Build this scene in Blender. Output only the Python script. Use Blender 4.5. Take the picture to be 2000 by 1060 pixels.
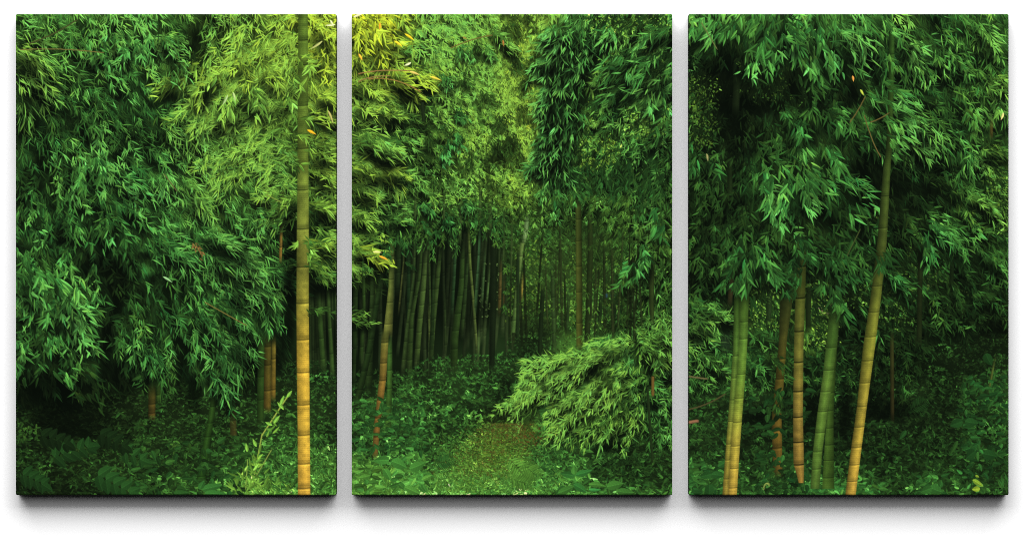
import bpy
# ---------------------------------------------------------------- the printed picture
# The bamboo grove is a flat print, so it is painted once as ink colours (a height x width x 3
# array on a millimetre raster) and carried by the canvas meshes as a colour attribute.
import numpy as np, math, random
W, H = 2000, 1060
PANELS = [(31, 657, 28, 966), (687, 1313, 28, 966), (1345, 1970, 28, 966)]
rng = random.Random(7)
nrng = np.random.RandomState(11)

TONE = """
45 40:80:.2 100:90:.3 150:70:.3 200:85:.25 260:100:.25 310:100:.3 345:60:.3 380:50:.4 430:70:.5 480:75:.5 530:90:.7 570:130:.8 620:160:1 650:150:1 700:175:1.1 740:180:1.3 780:150:1.1 820:105:.5 870:110:.3 920:115:.3 960:105:.4 1000:54:0.62 1040:72:0.62 1065:126:0.62 1090:90:.2 1130:70 1160:60 1190:85 1210:45 1240:70:.6 1270:90:.5 1300:60 1360:100 1400:95 1440:90 1480:100 1520:85 1560:95 1600:75 1640:95 1660:100 1700:90 1740:105:.2 1780:70:.3 1820:45 1860:60 1900:80 1940:90:.3 1960:85
80 45:110:.4 90:70:.3 150:65:.25 200:80 250:90 300:105:.2 335:100:.2 360:50:.3 400:50:.35 440:60:.4 490:90:.5 540:130:.7 570:140:.8 620:160:.9 650:150:.9 700:160:1 750:165:1.2 780:130:1 800:80 840:110:.2 890:120:.2 940:120:.3 980:110:.6 1010:81:0.62 1040:99:0.62 1065:135:0.62 1085:95 1120:60 1160:65 1180:90 1220:55:.5 1250:70 1290:75 1310:60 1360:90 1400:75 1440:75 1480:85 1520:55 1550:70 1580:90 1620:70 1660:100 1690:75 1720:85 1760:95 1800:75:.3 1840:50 1870:75 1910:75:.3 1950:85
120 45:130:.4 90:95:.3 130:60:.2 180:70 230:75 280:85 330:80 365:45:.2 400:45 440:110:.6 480:135:.7 530:130:.7 570:130:.7 620:150:.8 650:150:.8 700:150:.9 740:140:.9 780:110:.7 800:70 830:85 870:110:.15 910:90 950:80 990:90:0.50 1010:144:0.62 1040:99:0.62 1070:108:0.40 1100:80 1130:45 1160:45 1200:60 1240:55 1280:85 1305:80 1360:30 1400:22 1440:25 1480:65 1510:55 1550:60 1590:85 1630:60 1660:60 1690:30 1720:40 1760:80 1800:85 1840:55 1870:55 1910:60 1950:55
160 45:120:.4 80:110:.3 130:60:.2 180:50:.2 230:60 290:60 330:100:.5 370:95:.6 410:120:.7 460:140:.7 510:130:.65 560:125:.6 620:135:.7 650:130:.7 700:120:.7 740:110:.9 790:110:.9 840:110:.9 880:70:.4 910:75 950:85:.4 990:99:0.60 1020:99:0.62 1045:108:0.62 1075:99:0.20 1110:85 1135:40 1165:60:.5 1200:65 1240:75 1280:80 1305:60 1360:40 1390:18 1430:15 1470:45 1500:55 1540:25 1580:55 1610:75 1640:20 1670:25 1700:45 1760:60 1800:70 1850:55 1900:65 1940:95:.4 1965:95
200 45:95:.3 80:90:.2 120:70 170:55 220:55 270:50 320:75 360:90:.5 400:110 440:100:.55 470:50:.3 520:95:.5 560:75:.4 620:130:.7 650:130:.7 700:125:.6 740:115:.6 780:85 820:55 870:60 910:65 950:75 990:99:0.60 1020:108:0.62 1050:117:0.62 1075:86:0.30 1110:75 1140:50 1170:60 1210:50 1250:85 1290:75 1360:55:.3 1390:20 1430:15 1480:25 1520:25 1570:35 1620:40 1660:40 1700:70 1740:70 1780:80:.2 1830:45 1880:60 1920:75:.3 1950:90:.3
240 45:45 90:40 140:40 190:50 240:45 290:40 330:60 370:70:.3 410:75:.4 450:90:.4 500:85:.4 550:95:.5 620:110:.6 650:90 700:70:.5 740:65 780:50 820:35 870:55 910:85:.5 950:70 985:72:0.20 1015:99:0.62 1050:104:0.62 1080:85 1110:80 1140:90:.8 1170:55 1200:50 1240:110:.6 1280:110:.5 1305:70 1360:60:.4 1390:25 1430:18 1480:30 1530:50 1580:60 1630:55 1660:60 1700:90 1750:95 1800:85 1840:50 1880:55 1910:85 1950:75
280 45:40 100:45 150:60 200:65 250:55 300:50 350:65 390:75 430:95:.4 480:95:.4 530:90:.4 560:60 620:110:.6 650:70 700:95:.4 740:80 780:70 820:55 870:65 910:85:.6 950:80:.6 985:45:0.20 1015:63:0.62 1050:90:0.60 1075:72:0.20 1105:60 1140:60 1180:75:.5 1220:60 1260:45 1300:45 1360:40 1400:35 1440:25 1490:40 1540:50 1590:60 1640:60 1680:50 1720:75 1760:105 1800:85 1840:65 1880:55 1920:60 1960:50
320 45:60 90:40 140:70 190:75 240:75 290:65 340:75 380:60 420:95:.35 460:100:.35 510:95 550:90 620:105:.55 650:105:.6 700:105:.7 740:110:.7 790:75 830:45 870:55 910:75 950:55 990:50:0.20 1020:81:0.60 1055:86:0.50 1085:70 1120:55 1150:50 1190:55 1230:45 1280:45 1305:40 1360:60 1400:55 1440:35 1490:60 1540:60 1590:65 1640:60 1680:30 1740:50 1790:50 1840:40 1880:70 1920:75:.3 1955:75:.4
360 45:35 90:30 140:70 190:60 240:80 290:75 340:80 390:80 440:90:.3 490:90 530:55:.3 560:80 620:80:.4 650:70 700:110:.6 740:95 780:65 830:55 870:65 920:65 960:85:.6 1000:90:.6 1040:85:.6 1080:70 1110:60 1150:75:.4 1200:50 1250:45 1290:55 1360:50 1400:50 1440:45 1490:75 1540:80 1590:75 1640:70 1680:20 1740:25 1800:28 1850:40 1890:70 1930:75 1960:80:.3
400 45:50 90:60 130:55 180:50 230:45 280:55 330:60 380:85 430:75 470:60 500:45 540:95:.5 620:100:.6 650:100:.6 700:90 740:60 780:70 830:60 880:60 920:65 960:55 1000:80:.6 1040:65 1080:70:0 1110:50 1160:60 1200:85:.4 1250:70 1290:60 1360:35 1400:35 1440:35 1490:60 1540:75 1580:60 1620:40 1660:60 1700:30 1740:28 1800:35 1850:50 1900:70:.3 1950:70:.4
440 45:60 90:65 120:30 160:55 210:65 260:45 310:75 360:85 410:85 450:70 490:60 530:60 560:30 620:50 645:40 700:100:.6 740:50 790:60 830:35 880:25 920:25 960:30 1000:65 1040:70 1080:60 1120:50 1160:60 1200:65 1250:65 1290:75:.05 1360:40 1400:45 1440:40 1490:45 1540:60 1590:45 1640:45 1680:40 1760:35 1810:60 1850:70 1900:60 1950:60:.3
480 45:40 75:55 110:20 150:55 190:35 240:45 280:65 320:80 360:60 400:80 450:95 490:95:.25 520:60 550:30 620:100:.5 650:90 700:100:.6 730:90:.7 760:30 800:22 880:20 950:22 1000:60 1040:65 1080:60 1160:55 1200:55 1250:60 1300:65 1360:40 1400:50 1440:55 1490:55 1540:45 1600:45 1650:45 1690:45 1750:35 1800:60 1850:70 1900:60 1930:70 1955:55
520 45:60 90:75 130:60 170:35 210:22 250:25 290:60 330:55 370:65 420:85 470:95 510:100 540:75 570:20 620:75:.45 650:60 700:95:.6 740:25 800:20 900:18 980:25 1010:55 1050:60 1090:55 1160:45 1200:65 1250:75 1300:55 1360:45:.3 1400:40 1440:60 1490:65 1540:50 1600:45 1650:55 1680:50 1740:35 1800:40 1830:50 1880:40 1920:45 1955:65
560 45:85 90:90 130:85 170:55 210:25 250:35 290:45 330:30 370:70 420:70 470:85 520:95 550:60 570:15 620:15 700:20 800:18 900:18 960:22 1000:40 1040:60 1080:60 1120:60 1180:50 1220:65 1260:65 1300:55 1360:30 1400:25 1440:25 1480:50 1520:40 1570:30 1630:60 1670:50 1740:45 1780:60 1830:50 1880:30 1930:50 1960:50
600 45:75 90:85 130:100 170:85 200:40 240:40 280:50 320:40 360:60 410:75 460:75 510:90 550:65 575:20 605:20 640:40 700:15 800:16 900:16 950:20 1010:45 1050:50 1090:45 1110:100:.5 1160:100:.3 1200:45 1240:55 1300:55 1360:70 1400:65 1430:30 1480:65:.5 1510:70:.5 1550:40 1600:90:.5 1640:50 1680:40 1740:45 1800:40 1850:45 1900:45 1950:30
640 45:30 90:45 140:90 180:85 210:30 250:50 290:45 330:55 370:65 420:70 460:75 510:70 550:60 580:20 620:20 700:16 800:18 900:20 980:40 1020:45 1060:35 1100:50 1150:50 1200:30 1240:65 1280:95 1305:110 1360:90 1400:75 1430:30 1480:65 1520:50 1590:80:.5 1640:30 1680:35 1740:40 1800:40 1860:38 1920:30 1960:35
680 45:55 90:65 140:60 180:60 210:25 250:55 290:50 330:60 370:50 420:75 460:75 500:35 540:30 620:20 700:18 760:20 820:25 870:30 920:40 970:45 1020:35 1060:35 1100:90:.4 1140:110:.4 1180:110 1220:100 1260:105 1300:100 1360:70 1400:65 1480:60 1520:50 1580:50 1640:35 1720:35 1780:35 1850:40 1910:30 1960:30
720 45:50 90:40 140:40 170:60 210:18 250:30 290:55 320:60 360:50 410:75 450:75 490:35 540:30 620:40 650:38 700:18 760:25 820:35 860:50 900:50 950:48 1000:45 1040:40 1070:90:.5 1110:95 1150:105:.4 1200:100 1250:60 1290:55 1360:65 1400:60 1480:65 1510:45 1580:45 1640:40 1720:28 1780:30 1840:35 1900:35 1950:45
760 45:15 110:16 170:25 210:15 250:25 300:35 350:30 400:45 440:60 480:30 540:35 620:45 650:40 700:35 760:40 800:60 850:50 900:55 950:50 1000:25 1035:90 1080:95 1130:100 1180:110 1230:85 1280:45 1305:50 1360:45 1400:50 1480:55 1500:40 1540:35 1580:30 1640:35 1720:18 1780:40 1840:30 1900:40 1950:50
800 45:18 120:15 200:15 240:28 300:35 360:35 420:40 480:42 540:40 620:45 650:40 700:60 740:60 780:65 830:60 880:55 930:50 980:25 1020:95 1060:80 1110:95 1160:95 1210:80 1260:60 1300:65 1360:40 1400:40 1470:35 1490:30 1540:35 1590:22 1640:25 1720:18 1780:25 1840:25 1900:40 1950:50
840 45:35 80:18 150:15 200:18 250:32 300:40 360:38 420:38 480:42 540:55 620:50 640:40 700:60 760:60 820:60 870:50 910:60 950:60:.7 990:55:.7 1030:70:.7 1080:50 1120:75 1160:85 1210:55 1260:60 1300:65 1360:50 1400:40 1470:25 1490:35 1540:28 1590:25 1640:20 1720:30 1780:28 1840:35 1900:38 1950:50
880 45:30 100:30 140:45 190:28 240:35 300:42 360:40 430:45 480:60 540:65 620:70 650:60 700:55 770:65 820:55 860:60 900:75:.5 950:75:.8 1000:70:.8 1050:60:.3 1100:60 1160:60 1200:45 1260:45 1300:55 1360:45 1400:40 1480:35 1540:35 1600:30 1640:30 1720:30 1780:35 1840:35 1900:45 1950:45
920 45:32 90:40 130:28 190:42 240:48 290:40 340:50 400:45 450:60 500:75:.3 550:75 620:85 650:80 700:100:.4 740:90 790:100 830:75 870:85:.4 920:90:.5 970:80:.6 1010:100:.4 1060:75 1120:90 1170:45 1230:40 1290:40 1360:60 1400:65 1480:45 1540:50 1600:55 1640:45 1720:38 1780:40 1840:45 1900:35 1950:40
955 45:20 100:22 180:30 230:35 290:50 340:60 380:65 450:80 500:110:.4 550:80 620:95:.3 650:90 700:120:.4 750:120 800:115 850:110 900:110 950:105 1000:110 1050:105 1110:80 1170:90 1220:60 1280:60 1360:60 1400:70 1480:55 1540:60 1600:75 1640:70 1700:70 1760:45 1800:65 1860:60 1910:60 1950:45
"""
HABIT = """
60,150,38,4,35,25 60,60,28,4,20,60 200,80,24,5,80,40 300,100,26,5,70,35 330,60,24,3,20,25 130,230,26,4,60,45 230,230,24,4,50,40 330,240,28,3,35,25 400,100,22,4,80,45 400,170,32,5,140,50 470,140,30,5,150,60 450,200,32,6,100,50 520,180,30,5,100,60 560,120,26,4,60,80 640,80,24,5,80,70 640,200,26,4,20,40 640,300,28,4,20,35 500,270,22,4,20,60 430,330,24,4,40,50 560,320,24,4,10,50 150,330,28,6,75,45 250,340,28,5,60,40 330,340,28,4,40,30 450,390,26,4,50,30 80,430,28,6,75,45 160,480,30,7,80,40 280,480,28,6,65,40 380,430,28,3.5,25,30 480,480,30,3.5,25,28 530,560,32,4,40,25 480,620,32,4.5,50,28 420,600,30,5,60,35 370,620,28,5.5,70,35 90,570,32,7,80,45 150,620,34,7,55,40 60,680,28,7,80,35 170,730,34,7,45,30 280,640,26,5,75,40 300,700,26,5,85,25 430,700,32,5,65,35 440,760,28,5,75,30 545,405,26,4,150,40 630,400,28,4,15,35 630,490,28,4,15,35
720,60,26,6,60,60 770,100,24,5,30,50 740,150,26,4,20,40 840,155,30,4,15,20 730,200,22,4,20,60 720,290,30,4,20,35 770,290,26,4,-20,30 740,340,30,4,15,30 720,370,24,4,20,40 780,420,22,4,30,50 850,70,18,3.5,30,60 900,100,18,3.5,70,50 960,60,18,3,40,30 880,180,14,3,60,60 950,200,14,3,60,50 1000,150,10,2.5,80,60 1040,200,9,2.5,90,70 940,260,14,3,40,40 860,300,18,4,70,60 870,380,18,4,50,60 960,370,11,3,60,70 1040,350,10,2.5,60,80 1090,100,24,4,145,35 1080,250,22,4,135,35 1080,380,24,5,120,35 1120,120,24,5,95,35 1120,230,24,5,80,35 1170,80,22,5,100,45 1200,200,18,4,130,50 1240,120,30,5,150,30 1270,130,32,5,155,30 1280,200,28,5,150,40 1220,280,18,4,130,50 1280,300,22,4,130,50 1200,340,18,4,110,60 1290,440,30,7,100,45 1240,520,26,5,110,50 1200,440,14,3,120,60 1050,480,9,2.5,60,80 1160,500,12,3,60,70 1250,600,18,4,120,50 1300,650,24,4,30,70 1060,770,24,4,150,45 1100,710,24,4,150,40 1180,700,24,4,130,50 1150,780,26,4.5,110,45 1030,640,10,2.6,90,80 1090,640,10,2.6,90,80 1150,630,11,2.8,90,80 1210,625,12,3,100,70 1000,680,9,2.6,90,80 1240,700,24,4,60,60 1200,820,26,4,110,50 1280,860,20,4,80,50
1370,60,34,6,120,40 1430,70,36,7,110,45 1480,120,36,8,85,40 1560,60,34,7,85,40 1580,110,36,8,85,35 1610,150,34,7,70,30 1660,80,36,5,35,30 1720,70,34,5,55,35 1780,100,34,4.5,50,25 1740,130,32,5,60,25 1840,130,30,5,40,30 1860,60,28,5,70,50 1930,80,28,4.5,45,30 1950,160,28,4,10,35 1900,220,28,6,75,45 1720,190,32,5,30,35 1760,230,36,5,30,28 1800,250,34,4.5,45,25 1700,250,32,5,60,45 1850,220,26,5,70,40 1940,210,26,6,80,50 1880,300,28,5,60,40 1940,300,28,4,25,30 1560,240,30,7,80,50 1620,220,32,6,50,45 1600,300,34,7,60,40 1640,320,34,7,70,45 1390,320,32,6,100,50 1520,340,34,7,95,45 1560,370,36,8,80,40 1600,350,34,7,50,30 1660,400,36,6,45,30 1500,430,32,7,110,45 1440,480,34,7,110,40 1500,520,34,7,70,40 1560,450,26,5,60,50 1650,510,34,6,55,35 1680,540,34,6,45,30 1830,440,28,5,35,25 1880,440,28,4,35,25 1920,480,28,4,40,30 1810,500,30,7,80,30 1850,390,22,4,30,40 1930,400,26,4,30,50 1760,550,28,5,35,30 1850,600,26,5,40,40 1380,610,26,4,20,40 1380,680,22,4,60,60 1490,680,22,5,50,60 1370,220,14,4,100,80 1400,400,20,5,110,50
1700,760,16,4,60,80 1800,700,20,4,60,70 1900,700,20,5,70,60
"""
def rbf(px, py, vals, sig, step=5):
    gy, gx = np.mgrid[0:H + step:step, 0:W + step:step].astype(np.float32)
    acc = np.zeros(gx.shape + (vals.shape[1],), np.float32); ws = np.full(gx.shape, 1e-9, np.float32)
    r = int(3.2 * sig / step) + 1
    for i in range(len(px)):
        cx, cy = int(px[i] / step), int(py[i] / step)
        x0, x1, y0, y1 = max(0, cx - r), min(gx.shape[1], cx + r + 1), max(0, cy - r), min(gx.shape[0], cy + r + 1)
        w = np.exp(-((gx[y0:y1, x0:x1] - px[i]) ** 2 + (gy[y0:y1, x0:x1] - py[i]) ** 2) / (2 * sig * sig))
        ws[y0:y1, x0:x1] += w; acc[y0:y1, x0:x1] += w[..., None] * vals[i]
    return acc / ws[..., None]
def upsample(f, step):
    """bilinear blow-up of a coarse field to the raster"""
    ys = np.arange(H) / step; xs = np.arange(W) / step
    y0 = np.minimum(ys.astype(int), f.shape[0] - 2); x0 = np.minimum(xs.astype(int), f.shape[1] - 2)
    fy = (ys - y0)[:, None, None].astype(np.float32); fx = (xs - x0)[None, :, None].astype(np.float32)
    a = f[y0][:, x0]; b = f[y0][:, x0 + 1]; c = f[y0 + 1][:, x0]; d = f[y0 + 1][:, x0 + 1]
    return (a * (1 - fx) + b * fx) * (1 - fy) + (c * (1 - fx) + d * fx) * fy
def vnoise(cell, seed):
    r = np.random.RandomState(seed)
    g = r.rand(int(H / cell) + 3, int(W / cell) + 3, 1).astype(np.float32)
    return upsample(g, cell)[..., 0]
tx, ty, tv = [], [], []
for line in TONE.strip().split('\n'):
    t = line.split(); y = float(t[0])
    for e in t[1:]:
        q = e.split(':'); h = float(q[2]) if len(q) > 2 else .17
        x = float(q[0]); v = float(q[1]); g = 1.24 if v > 40 else 1.05
        if x > 1340: g = 1.04 if v > 40 else .85; h += .04
        if x > 1340 and y > 745: g = 1.2
        if x < 660 and y > 745: g = 1.22; h = max(h, .26)
        if 686 < x < 1080 and y < 430: h = max(h, .42 if x > 830 else .38); g *= 1.22 if x > 800 else 1.1
        if 345 < x < 660 and y < 430: g *= 1.14; h = max(h, .34)
        if 985 < x < 1320 and 375 < y < 650: h = max(h, .34); g = .98
        if 686 < x < 1080 and y > 690: g = 1.2; h = max(h, .22)
        if 1090 < x < 1320 and y > 690: g = 1.15; h = max(h, .24)
        if x < 345 and y < 130: h = max(h, .24)
        tx.append(x); ty.append(y); v *= g
        if v < 75: v *= max(.55, v / 75) ** .32
        if 830 < x < 1080 and y < 300: v *= 1.1
        tv.append((v, h * .92))
FS = 5
TF = rbf(tx, ty, np.array(tv, np.float32), 19, FS)
hx, hy, hv = [], [], []
for e in HABIT.split():
    q = [float(v) for v in e.split(',')]
    hx.append(q[0]); hy.append(q[1])
    hv.append((q[2] * (.92 if q[2] > 20 else .70), q[3] * (.62 if q[3] < 6 else .70), math.cos(math.radians(q[4])), math.sin(math.radians(q[4])), q[5]))
HF = rbf(hx, hy, np.array(hv, np.float32), 60, FS)
HF2 = rbf(hx, hy, np.array(hv, np.float32), 200, FS)
bad = (np.abs(HF).sum(-1) < 1e-3); HF[bad] = HF2[bad]
def tone(x, y):
    i = min(max(int(y / FS + .5), 0), TF.shape[0] - 1); j = min(max(int(x / FS + .5), 0), TF.shape[1] - 1)
    return TF[i, j]
def habit(x, y):
    i = min(max(int(y / FS + .5), 0), HF.shape[0] - 1); j = min(max(int(x / FS + .5), 0), HF.shape[1] - 1)
    l, w, c, s, sp = HF[i, j]
    return float(l), float(w), math.atan2(s, c), math.radians(float(sp))
def ink(V, h):
    """sRGB 0..1 of a foliage tone: V is the green channel, h runs from blue-green to yellow"""
    V = max(V, 4.)
    k = max(0., (45 - V) / 45)
    r = .415 + .44 * h + .16 * k; b = .435 - .20 * h + .06 * k
    if V > 110: k2 = min(1, (V - 110) / 110); r += .13 * k2 * max(0, 1 - h); b += .10 * k2 * max(0, 1 - h)
    return np.array((min(V * r, 255), min(V, 255), min(max(V * b, 2), 255)), np.float32) / 255
img = np.zeros((H, W, 3), np.float32)
STAMP = {}
def leaf_stamp(L, w, a, curve, kind):
    key = (round(L / 2), round(w * 1.5), round(a % (2 * math.pi) * 14), round(curve * 4), kind)
    s = STAMP.get(key)
    if s is not None: return s
    L = max(key[0] * 2, 3); w = max(key[1], 1) / 1.5; a = key[2] / 14; curve = key[3] / 4
    R = int(L + w + 3)
    yy, xx = np.mgrid[-R:R + 1, -R:R + 1].astype(np.float32)
    u = (xx * math.cos(a) + yy * math.sin(a)); v = (-xx * math.sin(a) + yy * math.cos(a))
    t = np.clip(u / L, 0, 1)
    v = v - curve * L * t * t * .5
    if kind == 0: prof = np.maximum(np.sin(np.pi * t ** .78), 0) ** 1.05
    elif kind == 1: prof = np.maximum(np.sin(np.pi * t ** .72), 0) ** .75
    else: prof = np.ones_like(t)
    hw = w / 2 * prof
    al = np.clip(hw - np.abs(v) + .5, 0, 1) * np.clip(u + .8, 0, 1) * np.clip(L - u + .6, 0, 1)
    al = np.minimum(al, np.clip(hw * 2 + .15, 0, 1))
    sh = np.where(v > 0, .9, 1.08) + (.06 - .16 * t)
    if w > 4: sh = sh + .22 * np.exp(-(v / .8) ** 2)
    if kind == 1: sh = sh + .03 * np.sin(t * L * 1.1 + np.abs(v) * .9)
    m = al > .02
    if not m.any(): al[R, R] = .3; m = al > .02
    ys = np.where(m.any(1))[0]; xs = np.where(m.any(0))[0]
    y0, y1, x0, x1 = ys[0], ys[-1] + 1, xs[0], xs[-1] + 1
    s = (al[y0:y1, x0:x1, None].copy(), sh[y0:y1, x0:x1, None].astype(np.float32).copy(), x0 - R, y0 - R)
    STAMP[key] = s
    return s
def put(s, x, y, col, op=1.):
    al, sh, ox, oy = s
    X = int(x) + ox; Y = int(y) + oy; h, w = al.shape[:2]
    x0 = max(0, -X); y0 = max(0, -Y); x1 = min(w, W - X); y1 = min(h, H - Y)
    if x0 >= x1 or y0 >= y1: return
    d = img[Y + y0:Y + y1, X + x0:X + x1]; a = al[y0:y1, x0:x1]
    if op < 1: a = a * op
    d += a * (col * sh[y0:y1, x0:x1] - d)
def leaf(x, y, a, L, w, V, h, curve=0., kind=0, op=1.):
    put(leaf_stamp(L, w, a, curve, kind), x, y, ink(V, h), op)
def hand(x, y, a, sp, L, w, V, h, n):
    """the fan of leaves at the end of a bamboo twig"""
    for k in range(n):
        f = rng.uniform(-1, 1)
        aa = a + sp * f * rng.uniform(.8, 1.3) + rng.gauss(0, .10)
        aa += .18 * (math.pi / 2 - aa) * abs(f) if -1 < aa < 4 else 0
        l = L * rng.uniform(.62, 1.12) * (1 - .18 * abs(f))
        V2 = min(V * math.exp(rng.gauss(0, .18)), 165 + 40 * h)
        off = rng.uniform(-.1, .38) * L; pe = rng.gauss(0, .10) * L
        hh = h + rng.gauss(0, .06)
        if rng.random() < .06: V2 *= 1.25; hh -= .12
        leaf(x - math.cos(a) * off - math.sin(a) * pe, y - math.sin(a) * off + math.cos(a) * pe, aa, l, w * rng.uniform(.75, 1.15), V2, hh, rng.choice((-.35, 0, .2, .35)) if math.cos(aa) > 0 else rng.choice((.35, 0, -.2, -.35)))
def inpoly(P, x, y):
    c = False; j = len(P) - 1
    for i in range(len(P)):
        if (P[i][1] > y) != (P[j][1] > y) and x < (P[j][0] - P[i][0]) * (y - P[i][1]) / (P[j][1] - P[i][1]) + P[i][0]: c = not c
        j = i
    return c
def polymask(P):
    yy, xx = np.mgrid[0:H:4, 0:W:4]
    m = np.zeros(yy.shape, bool); j = len(P) - 1
    for i in range(len(P)):
        (xi, yi), (xj, yj) = P[i], P[j]
        if yi != yj: m ^= ((yi > yy) != (yj > yy)) & (xx < (xj - xi) * (yy - yi) / (yj - yi) + xi)
        j = i
    return m
UG = polymask([(20, 790), (200, 770), (260, 745), (480, 745), (540, 705), (660, 700), (687, 725), (780, 720), (860, 690), (1000, 690), (1080, 700), (1120, 760), (1190, 830), (1313, 870), (1345, 760), (1480, 740), (1600, 760), (1760, 790), (1830, 650), (1980, 640), (1980, 980), (20, 980)])
GROVE = polymask([(562, 560), (560, 740), (660, 740), (687, 735), (780, 735), (880, 690), (1000, 690), (1000, 620), (985, 500), (960, 440), (840, 450), (780, 460), (745, 520), (690, 560), (640, 545)])
def masked(m, x, y):
    i = int(y / 4); j = int(x / 4)
    return 0 <= i < m.shape[0] and 0 <= j < m.shape[1] and m[i, j]
N1 = vnoise(26, 1); N2 = vnoise(60, 2); N3 = vnoise(9, 3)
def inframe(x, y, m=14):
    for x0, x1, y0, y1 in PANELS:
        if x0 - m <= x <= x1 + m and y0 - m <= y <= y1 + m: return True
    return False
# clumps: patches of foliage that share light, bright on their upper side and dark below
CL = []
CGRID = {}
def make_clumps():
    for x0, x1, y0, y1 in PANELS:
        y = y0 - 20
        while y < y1 + 30:
            x = x0 - 20
            while x < x1 + 30:
                cx, cy = x + rng.uniform(-13, 13), y + rng.uniform(-10, 10)
                l, w, a, sp = habit(cx, cy)
                c = (cx, cy, a + rng.gauss(0, .25), math.exp(rng.gauss(0, .22)), rng.gauss(0, .05))
                CL.append(c); CGRID.setdefault((int(cx // 40), int(cy // 40)), []).append(c)
                x += 34
            y += 26
def near_clump(x, y):
    best, bd = None, 1e9
    gx, gy = int(x // 40), int(y // 40)
    for i in (-1, 0, 1):
        for j in (-1, 0, 1):
            for c in CGRID.get((gx + i, gy + j), ()):
                d = (c[0] - x) ** 2 + ((c[1] - y) * 1.2) ** 2
                if d < bd: bd, best = d, c
    return best
def foliage(layer_gain, gap, cover, pick, scale=1., jit=.2, nmin=3, nmax=5):
    pts = []
    for x0, x1, y0, y1 in PANELS:
        y = y0 - 16.
        while y < y1 + 12:
            l0 = 9.
            x = x0 - 16.
            while x < x1 + 12:
                l, w, a, sp = habit(x, y)
                s = max(5., l * gap)
                if rng.random() < (9. / s) * cover:
                    pts.append((x + rng.uniform(-8, 8), y + rng.uniform(-6, 6)))
                x += s
            y += l0
    pts.sort(key=lambda p: -p[1] + rng.uniform(-25, 25))
    for x, y in pts:
        if not pick(x, y): continue
        V, h = tone(x, y); l, w, a, sp = habit(x, y)
        c = near_clump(x, y)
        k = 1.
        if c:
            k = c[3] * (1 + .32 * max(-1., min(1., (c[1] - y) / 22)))
            a = .6 * a + .4 * c[2]; h = h + c[4]
        hand(x, y, a, sp, l * scale * rng.uniform(.8, 1.15), max(1.2, w * scale * .82), V * layer_gain * k * math.exp(rng.gauss(0, jit)), h, rng.randint(nmin, nmax))
# ------------------------------------------------ culms
def culm(P, c0, c1, nodes=(), dark=.55, lit=1.15, light_side=.68, node_dark=True, tex=.07, soft=.7, op=1., band=0., fade=(0, 0), nd=.45):
    """P: (y, left, right) down the culm; colours c0 (top) to c1 (bottom) are sRGB 0..255"""
    y0, y1 = int(P[0][0]), int(P[-1][0])
    ys = np.arange(max(0, y0), min(H, y1)); 
    py = [p[0] for p in P]
    lx = np.interp(ys, py, [p[1] for p in P]); rx = np.interp(ys, py, [p[2] for p in P])
    X0 = max(0, int(lx.min()) - 2); X1 = min(W, int(rx.max()) + 3)
    xx = np.arange(X0, X1)[None, :]
    u = (xx - lx[:, None]) / np.maximum(1, (rx - lx))[:, None]
    al = np.clip(xx - lx[:, None] + soft, 0, 1) * np.clip(rx[:, None] - xx + soft, 0, 1) * op
    if fade[0]: al = al * np.clip((ys - y0) / fade[0], 0, 1)[:, None]
    if fade[1]: al = al * np.clip((y1 - ys) / fade[1], 0, 1)[:, None]
    sh = dark + (lit - dark) * np.clip(1 - np.abs(u - light_side) / max(light_side, 1 - light_side), 0, 1) ** .8
    if isinstance(c0[0], (tuple, list)):
        cy = [c[0] for c in c0]; cc = np.stack([np.interp(ys, cy, [c[1 + k] for c in c0]) for k in range(3)], -1)
    else:
        f = ((ys - y0) / max(1, y1 - y0))[:, None]; cc = np.array(c0) * (1 - f) + np.array(c1) * f
    col = cc[:, None, :] / 255 * sh[..., None]
    n = nrng.rand(len(ys), X1 - X0) - .5
    n += (vnoise(7, 77)[ys[0]:ys[-1] + 1, X0:X1] - .5) * 1.6 + (vnoise(30, 78)[ys[0]:ys[-1] + 1, X0:X1] - .5) * 1.2
    col = col * (1 + tex * 2 * n[..., None])
    if band: col = col * (1 + band * (ys[:, None, None] % 4 < 2) - band / 2)
    for ny in nodes:
        tilt = 1.2 * (np.clip(u, 0, 1) - .5) * -1 + 3. * (np.clip(u, 0, 1) - .5) ** 2 * -1
        d = ys[:, None] - (ny + tilt)
        if node_dark:
            col = col * (1 - nd * np.exp(-(d / 1.3) ** 2))[..., None]
            col = col * (1 + .18 * np.exp(-((d - 3.5) / 2) ** 2))[..., None]
            col = col * (1 - .22 * np.exp(-((d + 5) / 4) ** 2))[..., None]
        else:
            col = col * (1 - .38 * np.exp(-(d / 1.1) ** 2))[..., None]
            col = col * (1 + .16 * np.exp(-((d - 2.6) / 1.3) ** 2) - .12 * np.exp(-((d + 4) / 3) ** 2))[..., None]
    d = img[ys[0]:ys[-1] + 1, X0:X1]
    d += al[..., None] * (col - d)
def stick(pts, c, op=1., nodes=(), c1=None):
    """pts: (x, y, width) down a thin culm, trunk or twig"""
    culm([(y, x - w / 2, x + w / 2) for x, y, w in pts], c, c1 or c, nodes=nodes, op=op, node_dark=False, fade=(40, 25))
def twig(x0, y0, x1, y1, w, col, sag=0.):
    n = int(max(abs(x1 - x0), abs(y1 - y0))) + 1
    for i in range(n):
        t = i / n; x = x0 + (x1 - x0) * t; y = y0 + (y1 - y0) * t + sag * t * (1 - t) * 4
        put(leaf_stamp(3, w, math.atan2(y1 - y0, x1 - x0), 0, 2), x, y, np.array(col, np.float32) / 255, .8)
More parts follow.
